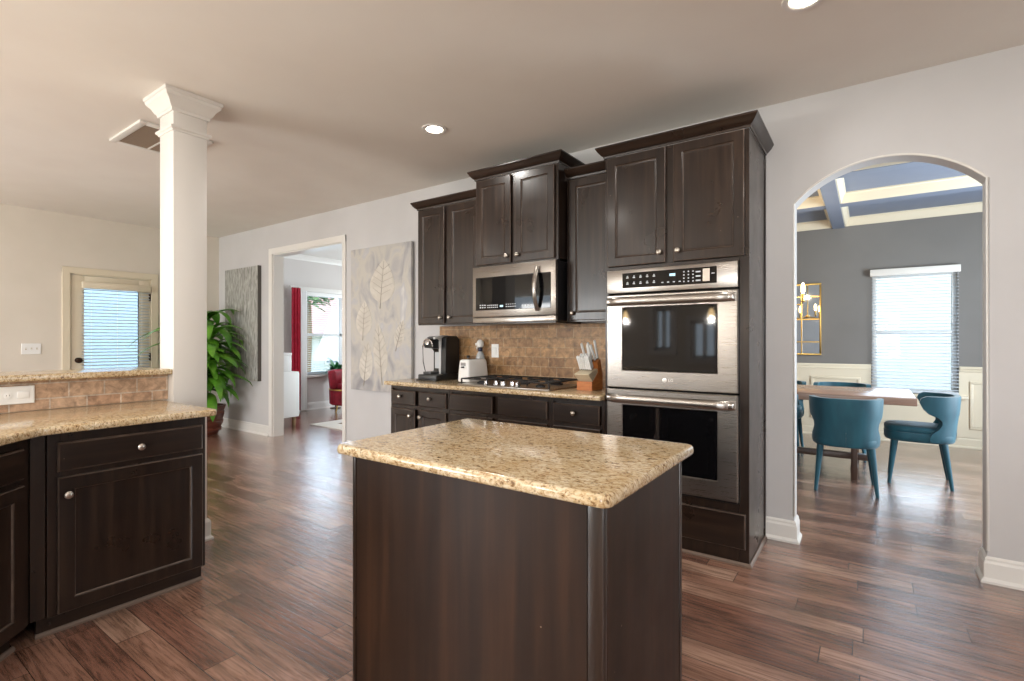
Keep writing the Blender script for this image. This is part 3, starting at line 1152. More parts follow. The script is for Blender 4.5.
def base_cab(label, x0, x1, fronts):
    t = THING('base_cabinet', label, 'cabinet', (x0, YB, 0), 0, 'dark base cabinets under the cooktop counter')
    w, d = x1-x0, WY-YB-.003
    b = BM()
    box(b, 0, w, 0.02, d, 0.10, CT-.034)
    for (xa, xb, za, zb) in [(0, 0.022, 0.1, CT-.034), (w-0.022, w, 0.1, CT-.034), (0.022, w-0.022, 0.1, 0.118), (0.022, w-0.022, CT-.062, CT-.034), (0.022, w-0.022, .66, .69)]:
        box(b, xa, xb, 0, 0.02, za, zb, .001, 1)
    MESH('carcass', b, M_CAB, t)
    MESH('toe_kick', box(BM(), 0, w, 0.07, 0.09, 0, 0.10), M_CAB, t)
    for (nm, xa, xb, za, zb, k) in fronts:
        add_door(t, xa-x0, xb-x0, za, zb, -0.0005, (k[0]-x0, k[1]) if k else None, nm, DOORP if nm == 'door' else SLABP)
    return t


base_cab('espresso base cabinet at the left end of the counter with two small drawers', -3.425, -2.738,
         [('drawer', -3.408, -3.112, .693, .815, (-3.284, .764)), ('drawer', -3.072, -2.762, .693, .815, (-2.934, .764)),
          ('door', -3.408, -3.112, .115, .662, (-3.162, .606)), ('door', -3.072, -2.762, .115, .662, (-3.040, .606))])
base_cab('wide espresso base cabinet under the cooktop with two knobless drawer fronts', -2.736, -1.800,
         [('drawer_front', -2.722, -2.296, .693, .822, None), ('drawer_front', -2.242, -1.818, .693, .822, None),
          ('door', -2.722, -2.296, .115, .662, (-2.335, .606)), ('door', -2.242, -1.818, .115, .662, (-2.205, .606))])
base_cab('narrow espresso base cabinet below the knife block, next to the ovens', -1.798, -1.392,
         [('drawer', -1.770, -1.422, .690, .818, (-1.606, .760)), ('door', -1.770, -1.422, .115, .662, (-1.74, .606))])


def slab(name, pts, z0, z1, m, r=0.006, parent=None):
    """stone slab with rounded arrises; pts counter-clockwise plan outline"""
    n = len(pts)
    def inset(k):
        out = []
        for i in range(n):
            p, a, c = Vector(pts[i]), Vector(pts[i-1]), Vector(pts[(i+1) % n])
            t1, t2 = (p-a).normalized(), (c-p).normalized()
            n1, n2 = Vector((-t1.y, t1.x)), Vector((-t2.y, t2.x))
            out.append(p + (n1+n2)/(1+n1.dot(n2))*k)
        return out
    L = []
    for k, z in [(r*1.0, z0), (r*.3, z0+r*.3), (0, z0+r), (0, z1-r*1.6), (r*.25, z1-r*.7), (r*.8, z1-r*.15), (r*1.6, z1)]:
        L.append([(p.x, p.y, z) for p in inset(k)])
    return MESH(name, loft(BM(), L), m, parent, ang=50)


def rounded(pts, rads, n=6):
    out = []
    m = len(pts)
    for i in range(m):
        p, a, c = Vector(pts[i]), Vector(pts[i-1]), Vector(pts[(i+1) % m])
        r = rads[i]
        if r <= 0:
            out.append(tuple(p)); continue
        u, v = (a-p).normalized(), (c-p).normalized()
        ang = u.angle(v)
        d = r/math.tan(ang/2)
        cen = p + (u+v).normalized()*(r/math.sin(ang/2))
        s, e = p+u*d-cen, p+v*d-cen
        a0, a1 = math.atan2(s.y, s.x), math.atan2(e.y, e.x)
        da = (a1-a0+PI) % (2*PI)-PI
        for k in range(n+1):
            q = a0+da*k/n
            out.append((cen.x+r*math.cos(q), cen.y+r*math.sin(q)))
    return out


TAG(slab('countertop', rounded([(-3.445, 2.945), (-1.391, 2.945), (-1.391, WY-.002), (-3.445, WY-.002)], [.02, 0, 0, 0]), CT-.033, CT, M_GRAN),
    'golden brown granite countertop under the cooktop, along the tiled wall', 'countertop')
b = box(BM(), -3.335, -1.391, WY-.010, WY-.0005, CT+.001, 1.376)
TAG(MESH('tile_backsplash', b, M_TILE, flat=True), 'brown tumbled stone tile backsplash on the wall behind the cooktop', 'backsplash')


# ---- outlets
def plate(t, w, h):
    return MESH('cover_plate', rect_loft(BM(), -w/2, w/2, -h/2, h/2, 0, [(0, 0), (0, .003), (.004, .006), (.006, .006)]), M_WHITE, t)


def toggle(t, x, up=True):
    s = MESH('switch_frame', box(BM(), x-.006, x+.006, -.0075, -.005, -.012, .012), M_CREAMD, t)
    MESH('toggle', box(BM(), x-.004, x+.004, -.016, -.007, (-.001 if up else -.009), (.009 if up else .001), .001, 1), M_WHITE, s)


def sockets(t, x):
    for z in (-.02, .02):
        s = MESH('socket', box(BM(), x-.016, x+.016, -.0085, -.005, z-.0135, z+.0135, .003), M_WHITE, t)
        b = BM()
        for dx in (-.006, .006):
            box(b, x+dx-.0012, x+dx+.0012, -.0089, -.0083, z-.004, z+.005)
        MESH('slot', b, M_DARK, s, 'dark slots')


def rocker(t, x):
    MESH('rocker', box(BM(), x-.016, x+.016, -.011, -.005, -.032, .032, .003), M_WHITE, t)


t = THING('wall_outlet', 'white rocker switch plate on the brown tile behind the toaster', 'outlet', (-2.672, WY-.0105, 1.152))
plate(t, .078, .118)
rocker(t, 0)
t = THING('wall_outlet', 'wide white outlet and switch plate on the bar tile at left', 'outlet', (-3.4475, .605, .975), PI/2)
plate(t, .19, .088)
s = MESH('socket', lathe(BM(), [(.015, 0), (.015, .004), (.012, .005)], (-.003, -.0055, 0), 20, (0, -1, 0)), M_WHITE, t)
b = BM()
for dx in (-.005, .005): box(b, -.003+dx-.001, -.003+dx+.001, -.0112, -.0104, -.002, .005)
MESH('slot', b, M_DARK, s, 'dark slots')
MESH('rocker', box(BM(), .03, .075, -.0105, -.0055, -.017, .017, .002), M_WHITE, t)
t = THING('light_switch', 'cream light switch plate with three toggles beside the patio door', 'light switch', (LX+.0005, 1.537, 1.147), PI/2)
plate(t, .165, .12)
for x in (-.046, 0, .046): toggle(t, x, x < 0)

# ---- cooktop
ck = THING('gas_cooktop', 'gas cooktop with black grates and silver knobs set in the granite', 'cooktop', (-2.645, 3.005, CT))
ck.scale = (1.09, 1, 1)
cwid, cdep = .775, .50
MESH('cooktop_base', slab('x', rounded([(0, 0), (cwid, 0), (cwid, cdep), (0, cdep)], [.02]*4), .0005, .012, M_STEEL).data and BM() if False else box(BM(), 0, cwid, 0, cdep, .0005, .012, .004), M_STEEL, ck)
burn = [(.14, .13, .04), (.14, .37, .034), (.39, .30, .052), (.635, .13, .034), (.635, .37, .044)]
for (x, y, r) in burn:
    bb = MESH('burner', lathe(BM(), [(r, .012), (r, .02), (r*.9, .024), (r*.55, .024)], (x, y, 0), 20), M_IRON, ck)
    MESH('burner_cap', lathe(BM(), [(r*.7, .0245), (r*.72, .030), (r*.6, .033), (.002, .033)], (x, y, 0), 20), M_BLACK, bb)


def grate(x0, x1, y0, y1, mid):
    b = BM()
    zt = .052
    bar = .0055
    def seg(p, q, z=zt):
        tube(b, [(*p, z), (*q, z)], bar, 6)
    for p, q in [((x0, y0), (x1, y0)), ((x1, y0), (x1, y1)), ((x1, y1), (x0, y1)), ((x0, y1), (x0, y0))]:
        seg(p, q)
    xm = (x0+x1)/2
    if mid: seg((x0, (y0+y1)/2), (x1, (y0+y1)/2))
    for yy in ([y0*.75+y1*.25, y0*.25+y1*.75] if mid else [(y0+y1)/2]):
        seg((x0, yy), (xm-.03, yy)); seg((x1, yy), (xm+.03, yy))
    for ya, yb in (((y0, (y0*.72+y1*.28)), (y1*.72+y0*.28, y1)) if not mid else ((y0, y0+.08), (y0+.17, y1-.17), (y1-.08, y1))):
        seg((xm, ya), (xm, yb))
    for xx in (x0, x1):
        for yy in (y0, y1):
            tube(b, [(xx, yy, zt), (xx, yy, .0125)], .007, 6)
    return MESH('grate', b, M_IRON, ck)


grate(.02, .255, .03, .475, True)
grate(.268, .507, .165, .475, False)
grate(.520, .755, .03, .475, True)
for k, x in enumerate((.20, .275, .345, .415, .47)):
    y = .07 + (0.015 if k in (1, 3) else 0)
    x2 = x+.02
    kb = MESH('control_knob', lathe(BM(), [(.024, .0125), (.024, .016), (.0195, .018), (.018, .042), (.014, .046), (.002, .046)], (x2, y, 0), 20), M_CHROME, ck, 'silver control knob')
    MESH('pointer', box(BM(), x2-.002, x2+.002, y-.017, y, .0455, .048), M_BLACK, kb)

# ---- coffee maker
cm = THING('coffee_maker', 'black and silver pod coffee maker on a black drawer tray', 'coffee maker', (-3.245, 3.17, CT+.001))
tr = MESH('pod_drawer', box(BM(), 0, .225, 0, .33, .0, .052, .006), M_BLACK, cm)
MESH('drawer_front', box(BM(), .006, .219, -.006, .0, .012, .046, .003), M_DGREY, tr)
MESH('drawer_base_lip', box(BM(), -.01, .235, -.02, .0, .0, .010, .003), M_BLACK, tr)
# body: back tower, head and drip tray
b = BM()
prof_c = [(.30, .054), (.30, .36), (.27, .385), (.20, .392), (.10, .385), (.05, .365), (.035, .32), (.045, .285), (.14, .275), (.16, .25), (.16, .09), (.15, .054)]
prism(b, prof_c, 'x', .035, .125)
bd = MESH('body', b, M_BLACK, cm)
b = BM()
prism(b, [(.305, .054), (.305, .37), (.28, .392), (.16, .396), (.055, .378), (.058, .36), (.11, .366), (.13, .35), (.13, .054)], 'x', .1255, .150)
MESH('side_band', b, mat('silver_plastic', (196, 197, 198), .3), cm, 'silver vertical band')
b = BM()
prism(b, [(.315, .054), (.315, .36), (.28, .388), (.18, .39), (.14, .37), (.13, .054)], 'x', .1505, .205)
MESH('water_tank', b, M_BLACK, cm)
MESH('drip_tray', box(BM(), .03, .128, .03, .149, .054, .075, .004), M_DGREY, cm)
b = BM()
pts = []
for k in range(17):
    a = PI*(-.1 + 1.2*k/16)
    pts.append((.08 + .052*math.cos(a), .040 - .006*math.sin(a), .312 + .052*math.sin(a)))
tube(b, pts, .007, 8)
MESH('brew_handle', b, M_CHROME, bd, 'silver curved brew handle')
MESH('brew_window', lathe(BM(), [(.026, 0), (.026, .006), (.018, .009)], (.08, .036, .335), 18, (0, -1, .35)), M_CHROME, bd)
MESH('water_gauge', box(BM(), .055, .105, .152, .1595, .10, .245, .002, 1), M_SPRAY, bd)
tube_b = BM()
tube(tube_b, [(.03, .05, .35), (.012, .045, .30), (.012, .05, .16), (.03, .06, .07)], .004, 8)
MESH('frame_wire', tube_b, M_BLACK, cm)

# ---- toaster
to = THING('toaster', 'white two slice toaster between the coffee maker and the cooktop', 'toaster', (-2.785, 3.165, CT+.001))
to.scale = (1, 1, 1.05)
b = BM()
def rr(x0, x1, y0, y1, z, r=.022):
    return [(p[0], p[1], z) for p in rounded([(x0, y0), (x1, y0), (x1, y1), (x0, y1)], [r]*4, 5)]
loft(b, [rr(.006, .118, .006, .264, .008), rr(0, .124, 0, .27, .012), rr(.002, .122, .002, .268, .08), rr(.010, .114, .008, .262, .165), rr(.014, .110, .013, .257, .178), rr(.024, .100, .024, .246, .183, .015)])
tb = MESH('shell', b, M_WHITE, to)
for x in (.042, .080):
    MESH('bread_slot', box(BM(), x-.011, x+.011, .045, .225, .1825, .1842), M_DARK, to, 'dark bread slot')
MESH('lever', box(BM(), .052, .074, -.016, .006, .118, .130, .003), M_DGREY, to)
MESH('lever_slot', box(BM(), .040, .088, -.0015, .004, .136, .160), mat('grey_print', (150, 150, 150), .5), to, 'grey markings')
MESH('base_rim', box(BM(), .008, .116, .01, .26, 0, .0115, .003), M_DGREY, to)

# ---- bottles behind the toaster
sp = THING('spray_bottle', 'tall clear grey bottle with a white rounded head, behind the toaster', 'bottle', (-2.800, 3.490, CT+.001))
sp.scale = (1, 1, 1.08)
MESH('body', lathe(BM(), [(.042, 0), (.047, .006), (.047, .12), (.043, .17), (.030, .215), (.016, .235)], n=24), M_SPRAY, sp)
MESH('neck_band', lathe(BM(), [(.0175, .2355), (.019, .238), (.019, .262), (.016, .266)], n=20), M_NAVY, sp, 'navy blue neck band')
b = lathe(BM(), [(.016, .2665), (.028, .272), (.032, .290), (.030, .312), (.018, .328), (.003, .332)], n=20)
box(b, -.052, -.02, -.010, .010, .282, .304, .005)
hd = MESH('spray_head', b, M_WHITE, sp, 'rounded white head')
tb_ = BM()
tube(tb_, [(-.030, 0, .282), (-.040, 0, .262), (-.036, 0, .242)], [.005, .006, .003], 8)
MESH('trigger', tb_, M_WHITE, hd)
ob = THING('oil_bottle', 'small amber bottle with a black cap, between coffee maker and toaster', 'bottle', (-2.925, 3.475, CT+.001))
MESH('body', lathe(BM(), [(.020, 0), (.026, .004), (.027, .11), (.022, .145), (.012, .165), (.0115, .19)], n=20), M_AMBER, ob)
MESH('cap', lathe(BM(), [(.0125, .1905), (.015, .193), (.015, .212), (.012, .216), (.002, .216)], n=18), M_BLACK, ob, 'black cap')

# ---- knife block and knives
kb = THING('knife_block', 'orange wood knife block full of white handled knives beside the tall oven cabinet', 'knife block', (-1.690, 3.20, CT+.001))
kp = [(0, 0), (.175, 0), (.175, .10), (.135, .215), (.085, .195), (.105, .125), (.02, .062), (0, .062)]
MESH('block_body', prism(BM(), kp, 'x', 0, .118), M_KWOOD, kb, ang=20)
MESH('front_tier', prism(BM(), [(.018, .0622), (.1035, .1245), (.095, .150), (-.045, .118), (-.045, .112)], 'x', .004, .114), M_KPALE, kb, 'pale slanted front tier', ang=20)
grp = 'white handled knives in the knife block'
kn0 = THING('kitchen_knife', 'white handled knife with steel end standing in the knife block', 'knife', (0, 0, 0), 0, grp)
b = BM()
loops = []
for (z, a_, c_) in [(0, .0085, .006), (.02, .009, .0065), (.06, .0078, .006), (.095, .0095, .0068), (.104, .007, .005)]:
    loops.append([(c_*math.cos(2*PI*k/10), a_*math.sin(2*PI*k/10), z) for k in range(10)])
loft(b, loops)
MESH('handle', b, M_WHITE, kn0)
MESH('bolster', box(BM(), -.005, .005, -.008, .008, -.012, .0005, .002), M_CHROME, kn0, 'steel bolster')
kspots = []
for r_, (y, z, n_, ln) in enumerate([(.100, .215, 4, 1.0), (.062, .190, 0, 1)]):
    pass
slots = [(.022, .098, .202, 1.18), (.046, .104, .205, 1.10), (.070, .098, .202, 1.22), (.094, .106, .206, 1.05), (.112-.008, .122, .213, 1.25)]
front = [(.018+.0165*k, .030+.0, .1405, .92) for k in range(6)] + [(.024+.022*k, .068, .1495, .98) for k in range(4)]
knives = []
for k, (x, y, z, s) in enumerate(slots + front):
    o = kn0 if k == 0 else COPY(kn0)
    lx, ly, lz = random.uniform(-.16, .12)*(1 if k < 5 else .3), -.42 + random.uniform(-.1, .08)*(1 if k < 5 else .3), .88
    d = Vector((lx, ly, lz)).normalized()
    o.rotation_mode = 'QUATERNION'
    o.rotation_quaternion = Vector((0, 0, 1)).rotation_difference(d)
    o.scale = (1.3, 1.3, s*1.05)
    o.location = Vector((-1.690+x, 3.20+y, CT+.001+z)) + d*.012*s
    knives.append(o)
for k, o in enumerate(knives):
    if k < len(slots):
        o['label'] = 'long white handled knife in the upper back slots of the knife block'
        o['group'] = 'long knives in the upper slots of the knife block'
    elif k < len(slots)+6:
        o['label'] = 'short white handled steak knife in the front row of the pale tier'
        o['group'] = 'steak knives in the front row of the knife block'
    else:
        o['label'] = 'white handled knife in the middle row, behind the front steak knives'
        o['group'] = 'knives in the middle row of the knife block'

# ---- island
ix0, ix1, iy0, iy1 = -1.455, -.515, 1.112, 1.735
isl = THING('island_cabinet', 'dark espresso kitchen island cabinet in the foreground', 'kitchen island', (ix0, iy0, 0))
w, d = ix1-ix0, iy1-iy0
MESH('carcass', box(BM(), .006, w-.006, .006, d-.022, .0, CT-.0335), M_CAB, isl)
b = box(BM(), .018, w-.045, .0005, .0058, 0, CT-.034, .001, 1)
MESH('back_panel', b, M_PANEL, isl)
MESH('side_panel', box(BM(), w-.0058, w-.0005, .022, d-.034, 0, CT-.034, .001, 1), M_PANEL, isl)
MESH('side_panel', box(BM(), .0005, .0058, .022, d-.034, 0, CT-.034, .001, 1), M_PANEL, isl)
MESH('corner_stile', box(BM(), w-.043, w, -.002, .020, 0, CT-.034, .0025), M_CAB, isl)
MESH('corner_stile', box(BM(), 0, .016, -.002, .020, 0, CT-.034, .0025), M_CAB, isl)
MESH('corner_stile', box(BM(), w-.012, w+.002, d-.032, d-.010, 0, CT-.034, .0025), M_CAB, isl)
MESH('corner_stile', box(BM(), -.002, .012, d-.032, d-.010, 0, CT-.034, .0025), M_CAB, isl)
for k, (xa, xb) in enumerate(((.02, w/2-.01), (w/2+.01, w-.02))):
    # fronts on the cook side
    for nm, za, zb, pr in (('drawer', .69, .82, SLABP), ('door', .115, .665, DOORP)):
        bb = BM()
        loops = [[(xa+i, d-.0215+f, za+i), (xa+i, d-.0215+f, zb-i), (xb-i, d-.0215+f, zb-i), (xb-i, d-.0215+f, za+i)] for i, f in pr]
        loft(bb, loops)
        dd = MESH(nm, bb, M_CAB, isl, ang=25)
        kx, kz = ((xa+xb)/2, .755) if nm == 'drawer' else ((xb-.03 if k == 0 else xa+.03), .61)
        MESH('knob', lathe(BM(), [(.008, 0), (.0055, .012), (.0155, .021), (.0155, .026), (.003, .0315)], (kx, d-.0215+.02, kz), 16, (0, 1, 0)), M_NICKEL, dd, 'brushed nickel knob')
TAG(slab('countertop', rounded([(-1.503, 1.066), (-.482, 1.066), (-.482, 1.782), (-1.503, 1.782)], [.035, .03, .035, .03]), CT-.033, CT, M_GRAN, r=.009),
    'golden brown granite slab with rounded corners on top of the island', 'countertop')

# ---- peninsula: cabinet along Y facing the kitchen
PX = -2.80
pc = THING('peninsula_cabinet', 'espresso peninsula cabinet with one wide drawer and one big door', 'cabinet', (PX, .552, 0), PI/2)
w, d = 1.223-.552, .655
b = BM()
box(b, 0.0, w, .02, d, .085, CT-.034)
for (xa, xb, za, zb) in [(.055, .098, .085, CT-.034), (w-.025, w, .085, CT-.034), (.098, w-.025, .085, .100), (.098, w-.025, .815, CT-.034), (.098, w-.025, .66, .695)]:
    box(b, xa, xb, 0, .02, za, zb, .001, 1)
MESH('carcass', b, M_CAB, pc)
MESH('filler_strip', box(BM(), .002, .052, .003, .019, .088, CT-.034, .002, 1), M_CAB, pc)
add_door(pc, .086, w-.018, .692, .815, -.0005, (.378, .752), 'drawer', SLABP)
add_door(pc, .086, w-.018, .094, .668, -.0005, (.116, .594), 'door', DOORP)
MESH('toe_kick', box(BM(), 0.03, w, .045, .065, 0, .085), M_CABH, pc)
MESH('shoe_molding', prism(BM(), [(.044, 0), (.030, 0), (.030, .008), (.038, .018), (.044, .018)], 'x', 0.025, w), M_TOE, pc, 'lighter worn brown shoe molding')
# diagonal cabinet
q = math.radians(135)
dirx = Vector((math.cos(q), math.sin(q)))           # local +x in plan
cor = Vector((PX, .552))
Lq = .95
org = cor - dirx*Lq
dc = THING('corner_cabinet', 'espresso cabinet angled across the corner at the left edge of the photo', 'cabinet', (org.x, org.y, 0), q)
b = BM()
prism(b, [(0, .02), (Lq-.012, .02), (Lq-.012-.62*math.tan(math.radians(22.5)), .63), (0, .63)], 'z', .085, CT-.034)
for (xa, xb, za, zb) in [(0, .03, .085, CT-.034), (Lq-.052, Lq-.004, .085, CT-.034), (.03, Lq-.052, .085, .1), (.03, Lq-.052, .815, CT-.034), (.03, Lq-.052, .66, .695)]:
    box(b, xa, xb, 0, .02, za, zb, .001, 1)
MESH('carcass', b, M_CAB, dc)
add_door(dc, .02, Lq-.048, .692, .815, -.0005, (Lq/2-.02, .752), 'drawer', SLABP)
add_door(dc, .02, Lq-.048, .094, .668, -.0005, (.06, .594), 'door', DOORP)
MESH('toe_kick', box(BM(), 0, Lq-.035, .045, .065, 0, .085), M_CABH, dc)
MESH('shoe_molding', prism(BM(), [(.044, 0), (.030, 0), (.030, .008), (.038, .018), (.044, .018)], 'x', 0, Lq-.025), M_TOE, dc, 'lighter worn brown shoe molding')
# countertop over both
fx = -2.738
B_ = Vector((fx, .578))
dd_ = -dirx
n2 = Vector((.7071, .7071))
C_ = B_ + dd_*.95
D_ = C_ - n2*.712
bx = fx-.712
E_ = Vector((bx, B_.y-.712*math.tan(math.radians(22.5))))
pts = [(fx, 1.262), (bx, 1.262), tuple(E_), tuple(D_), tuple(C_), tuple(B_)]
TAG(slab('countertop', rounded(pts, [.03, 0, 0, 0, 0, .10]), CT-.033, CT, M_GRAN, r=.007),
    'golden brown granite countertop on the peninsula cabinet at left', 'countertop')
# bar wall behind it: half wall, tile face, raised ledge
bz = 1.043
dE = E_ + dd_*.9
hw = [(bx-.012, 1.298), (bx-.115, 1.298), (bx-.115, E_.y-.115*.414), (dE.x-n2.x*.115, dE.y-n2.y*.115), (dE.x-n2.x*.012, dE.y-n2.y*.012), (bx-.012, E_.y-.012*.414)]
STRUCT('wall_bar', prism(BM(), hw, 'z', 0, bz), M_WALL_WARM)
b = prism(BM(), [(bx-.0015, 1.298), (bx-.0115, 1.298), (bx-.0115, E_.y-.0115*.414), (dE.x-n2.x*.0115, dE.y-n2.y*.0115), (dE.x-n2.x*.0015, dE.y-n2.y*.0015), (bx-.0015, E_.y-.0015*.414)], 'z', CT+.001, bz-.001)
TAG(MESH('tile_backsplash', b, M_TILEB, flat=True), 'tan tumbled stone tile strip below the raised granite bar at left', 'backsplash')
lo, li = .065, .40
lf, lb = bx+lo, bx-.36
pts = [(lf, 1.297), (lb, 1.297), (lb, E_.y-.36*.414), (dE.x-n2.x*.36, dE.y-n2.y*.36), (dE.x+n2.x*lo, dE.y+n2.y*lo), (lf, E_.y+lo*.414)]
TAG(slab('bar_ledge', pts, bz+.0005, bz+.033, M_GRAN, r=.006), 'raised granite bar ledge running to the white column', 'countertop')

# ---- column
cx0, cx1, cy0, cy1 = -3.575, -3.382, 1.30, 1.489
co = THING('column', 'square white column with crown cap at the end of the peninsula', 'column', ((cx0+cx1)/2, (cy0+cy1)/2, 0))
hx, hy = (cx1-cx0)/2, (cy1-cy0)/2
MESH('shaft', box(BM(), -hx, hx, -hy, hy, 0, H-.001, .004), M_TRIM, co)
loop = [(-hx, -hy), (hx, -hy), (hx, hy), (-hx, hy)]
MESH('crown_molding', rail(BM(), loop, [(-.001, 2.615), (.010, 2.615), (.012, 2.632), (.022, 2.640), (.036, 2.668), (.056, 2.690), (.060, 2.706), (.066, 2.710), (.066, H-.0005), (-.001, H-.0005)], True), M_TRIM, co, ang=25)
MESH('neck_molding', rail(BM(), loop, [(-.001, 2.500), (.006, 2.500), (.008, 2.508), (.018, 2.516), (.018, 2.528), (-.001, 2.530)], True), M_TRIM, co, ang=25)
MESH('baseboard', rail(BM(), loop, [(-.001, 0), (.028, 0), (.028, .012), (.016, .026), (.016, .112), (.008, .128), (-.001, .130)], True), M_TRIM, co, ang=25)

# ---- ceiling fittings
cv = THING('ceiling_vent', 'white framed air return vent in the ceiling left of the column', 'vent', (-4.28, 1.568, H))
b = BM()
vx, vy = .29, .233
for (p, q, r, s) in [(-vx, vx, -vy, -vy+.045), (-vx, vx, vy-.045, vy), (-vx, -vx+.045, -vy+.045, vy-.045), (vx-.045, vx, -vy+.045, vy-.045)]:
    box(b, p, q, r, s, -.018, -.0005, .003)
box(b, -vx+.045, vx-.045, -.006, .006, -.016, -.0005)
MESH('frame', b, M_TRIM, cv)
b = BM()
for k in range(26):
    x = -vx+.047+k*.0192
    loft(b, [[(x, yy, -.014), (x+.003, yy, -.014), (x+.015, yy, -.003), (x+.012, yy, -.003)] for yy in (-vy+.045, vy-.045)])
MESH('louvre_grille', b, mat('grey_brown_louvre', (158, 142, 126), .6), cv, 'grey brown louvre grille')
MESH('duct_backing', box(BM(), -vx+.045, vx-.045, -vy+.045, vy-.045, -.003, -.0006), mat('dark_duct', (112, 98, 86), .9), cv)


def can_light(x, y, label, power=16, group=None):
    t = THING('recessed_light', label, 'ceiling light', (x, y, H), 0, group)
    MESH('trim_ring', lathe(BM(), [(.056, -.001), (.058, -.004), (.066, -.008), (.085, -.006), (.088, -.0005)], n=32, cap0=False, cap1=False), M_TRIM, t)
    MESH('lens', lathe(BM(), [(.0565, -.0035), (.03, -.0045), (.001, -.005)], n=32), M_LENS, t, 'glowing white lens')
    l = bpy.data.lights.new('lamp', 'AREA')
    l.shape = 'DISK'
    l.size = .10
    l.energy = power
    l.color = (1.0, .97, .92)
    lo = bpy.data.objects.new('lamp_glow', l)
    COL.objects.link(lo)
    lo.parent = t
    lo.location = (0, 0, -.012)
    return t


CANW = 8
can_light(-2.49, 2.59, 'lit recessed ceiling light farther back, above the aisle before the microwave', CANW)
can_light(-.226, 2.52, 'lit recessed ceiling light cut by the top edge, right of centre', CANW)
for (x, y) in ((-2.49, .3), (-.226, .3), (1.9, 2.5), (1.6, .2), (-.3, -1.9), (-2.9, -1.9), (-5.4, -1.6), (-5.2, -.4)):  # unseen cans added for more light in the room
    can_light(x, y, 'recessed fill light added outside the frame, above the rest of the kitchen', CANW, 'added recessed lights outside the frame')

# pendants over the rear counter (seen as reflections in the oven glass)
for k, (x, y, lab) in enumerate(((-2.89, -1.0, 'bare bulb pendant behind the camera, reflected at the left of the oven glass'), (-1.69, -1.0, 'bare bulb pendant behind the camera, reflected at the right of the oven glass'))):
    t = THING('pendant_lamp', lab, 'pendant lamp', (x, y, H))
    MESH('canopy', lathe(BM(), [(.055, -.0005), (.055, -.018), (.006, -.024)]), M_BRONZE, t)
    MESH('cord', tube(BM(), [(0, 0, -.02), (0, 0, -1.0)], .004, 8), M_BLACK, t)
    MESH('socket', lathe(BM(), [(.01, -1.0), (.024, -1.005), (.024, -1.06), (.02, -1.065)]), M_BRONZE, t)
    MESH('bulb', lathe(BM(), [(.016, -1.066), (.03, -1.10), (.042, -1.14), (.036, -1.17), (.003, -1.185)]), M_BULB, t, 'glowing warm bulb')
    l = bpy.data.lights.new('lamp', 'POINT')
    l.energy = 30
    l.color = (1.0, .95, .87)
    l.shadow_soft_size = .02
    lo = bpy.data.objects.new('lamp_glow', l)
    COL.objects.link(lo)
    lo.parent = t
    lo.location = (0, 0, -1.215)


# ---- wall art
def art_mat(name, base_stops, sc, stretch):
    return noise_mat(name, base_stops, sc, stretch, rough=.8, detail=8, bstr=.35, bdist=.006, dist=1.2)


M_ART1 = art_mat('grey_streaked_canvas', [(.28, (112, 112, 107)), (.45, (148, 147, 141)), (.6, (176, 175, 169)), (.8, (204, 202, 195))], 4.2, (9, 1, 1.6))
M_ART2 = art_mat('pale_brushed_canvas', [(.28, (152, 150, 152)), (.42, (180, 177, 176)), (.52, (196, 191, 182)), (.62, (184, 183, 186)), (.75, (214, 211, 206))], 2.6, (1.6, 1, 1.0))
M_LEAFP = art_mat('pale_painted_leaf', [(.3, (192, 186, 176)), (.7, (212, 206, 196))], 7, (1, 1, 1))
M_VEIN = art_mat('taupe_paint_line', [(.3, (160, 152, 142)), (.7, (182, 174, 164))], 9, (1, 1, 1))
a1 = THING('canvas_art', 'tall grey streaked canvas on the wall behind the tall plant', 'painting', (-6.985, WY-.002, 1.465))
MESH('canvas', box(BM(), -.44, .435, -.045, -.012, -.76, .76, .004), M_ART1, a1)
b = BM()
for (p, q, r, s) in [(-.43, .43, -.75, -.71), (-.43, .43, .71, .75), (-.43, -.39, -.71, .71), (.39, .43, -.71, .71)]:
    box(b, p, q, -.012, 0, r, s)
MESH('stretcher_bar', b, M_TLEG, a1)
MESH('edge_strip', box(BM(), .4355, .443, -.047, 0, -.762, .762), mat('dark_frame_edge', (84, 80, 74), .6), a1, 'dark grey edge')
a2 = THING('canvas_art', 'large pale canvas of painted leaves between the doorway and the cabinets', 'painting', (-4.152, WY-.002, 1.467))
MESH('canvas', box(BM(), -.468, .468, -.046, -.010, -.757, .757, .004), M_ART2, a2)
b = BM()
for (p, q, r, s) in [(-.45, .45, -.74, -.70), (-.45, .45, .70, .74), (-.45, -.41, -.70, .70), (.41, .45, -.70, .70)]:
    box(b, p, q, -.010, 0, r, s)
MESH('stretcher_bar', b, M_TLEG, a2)


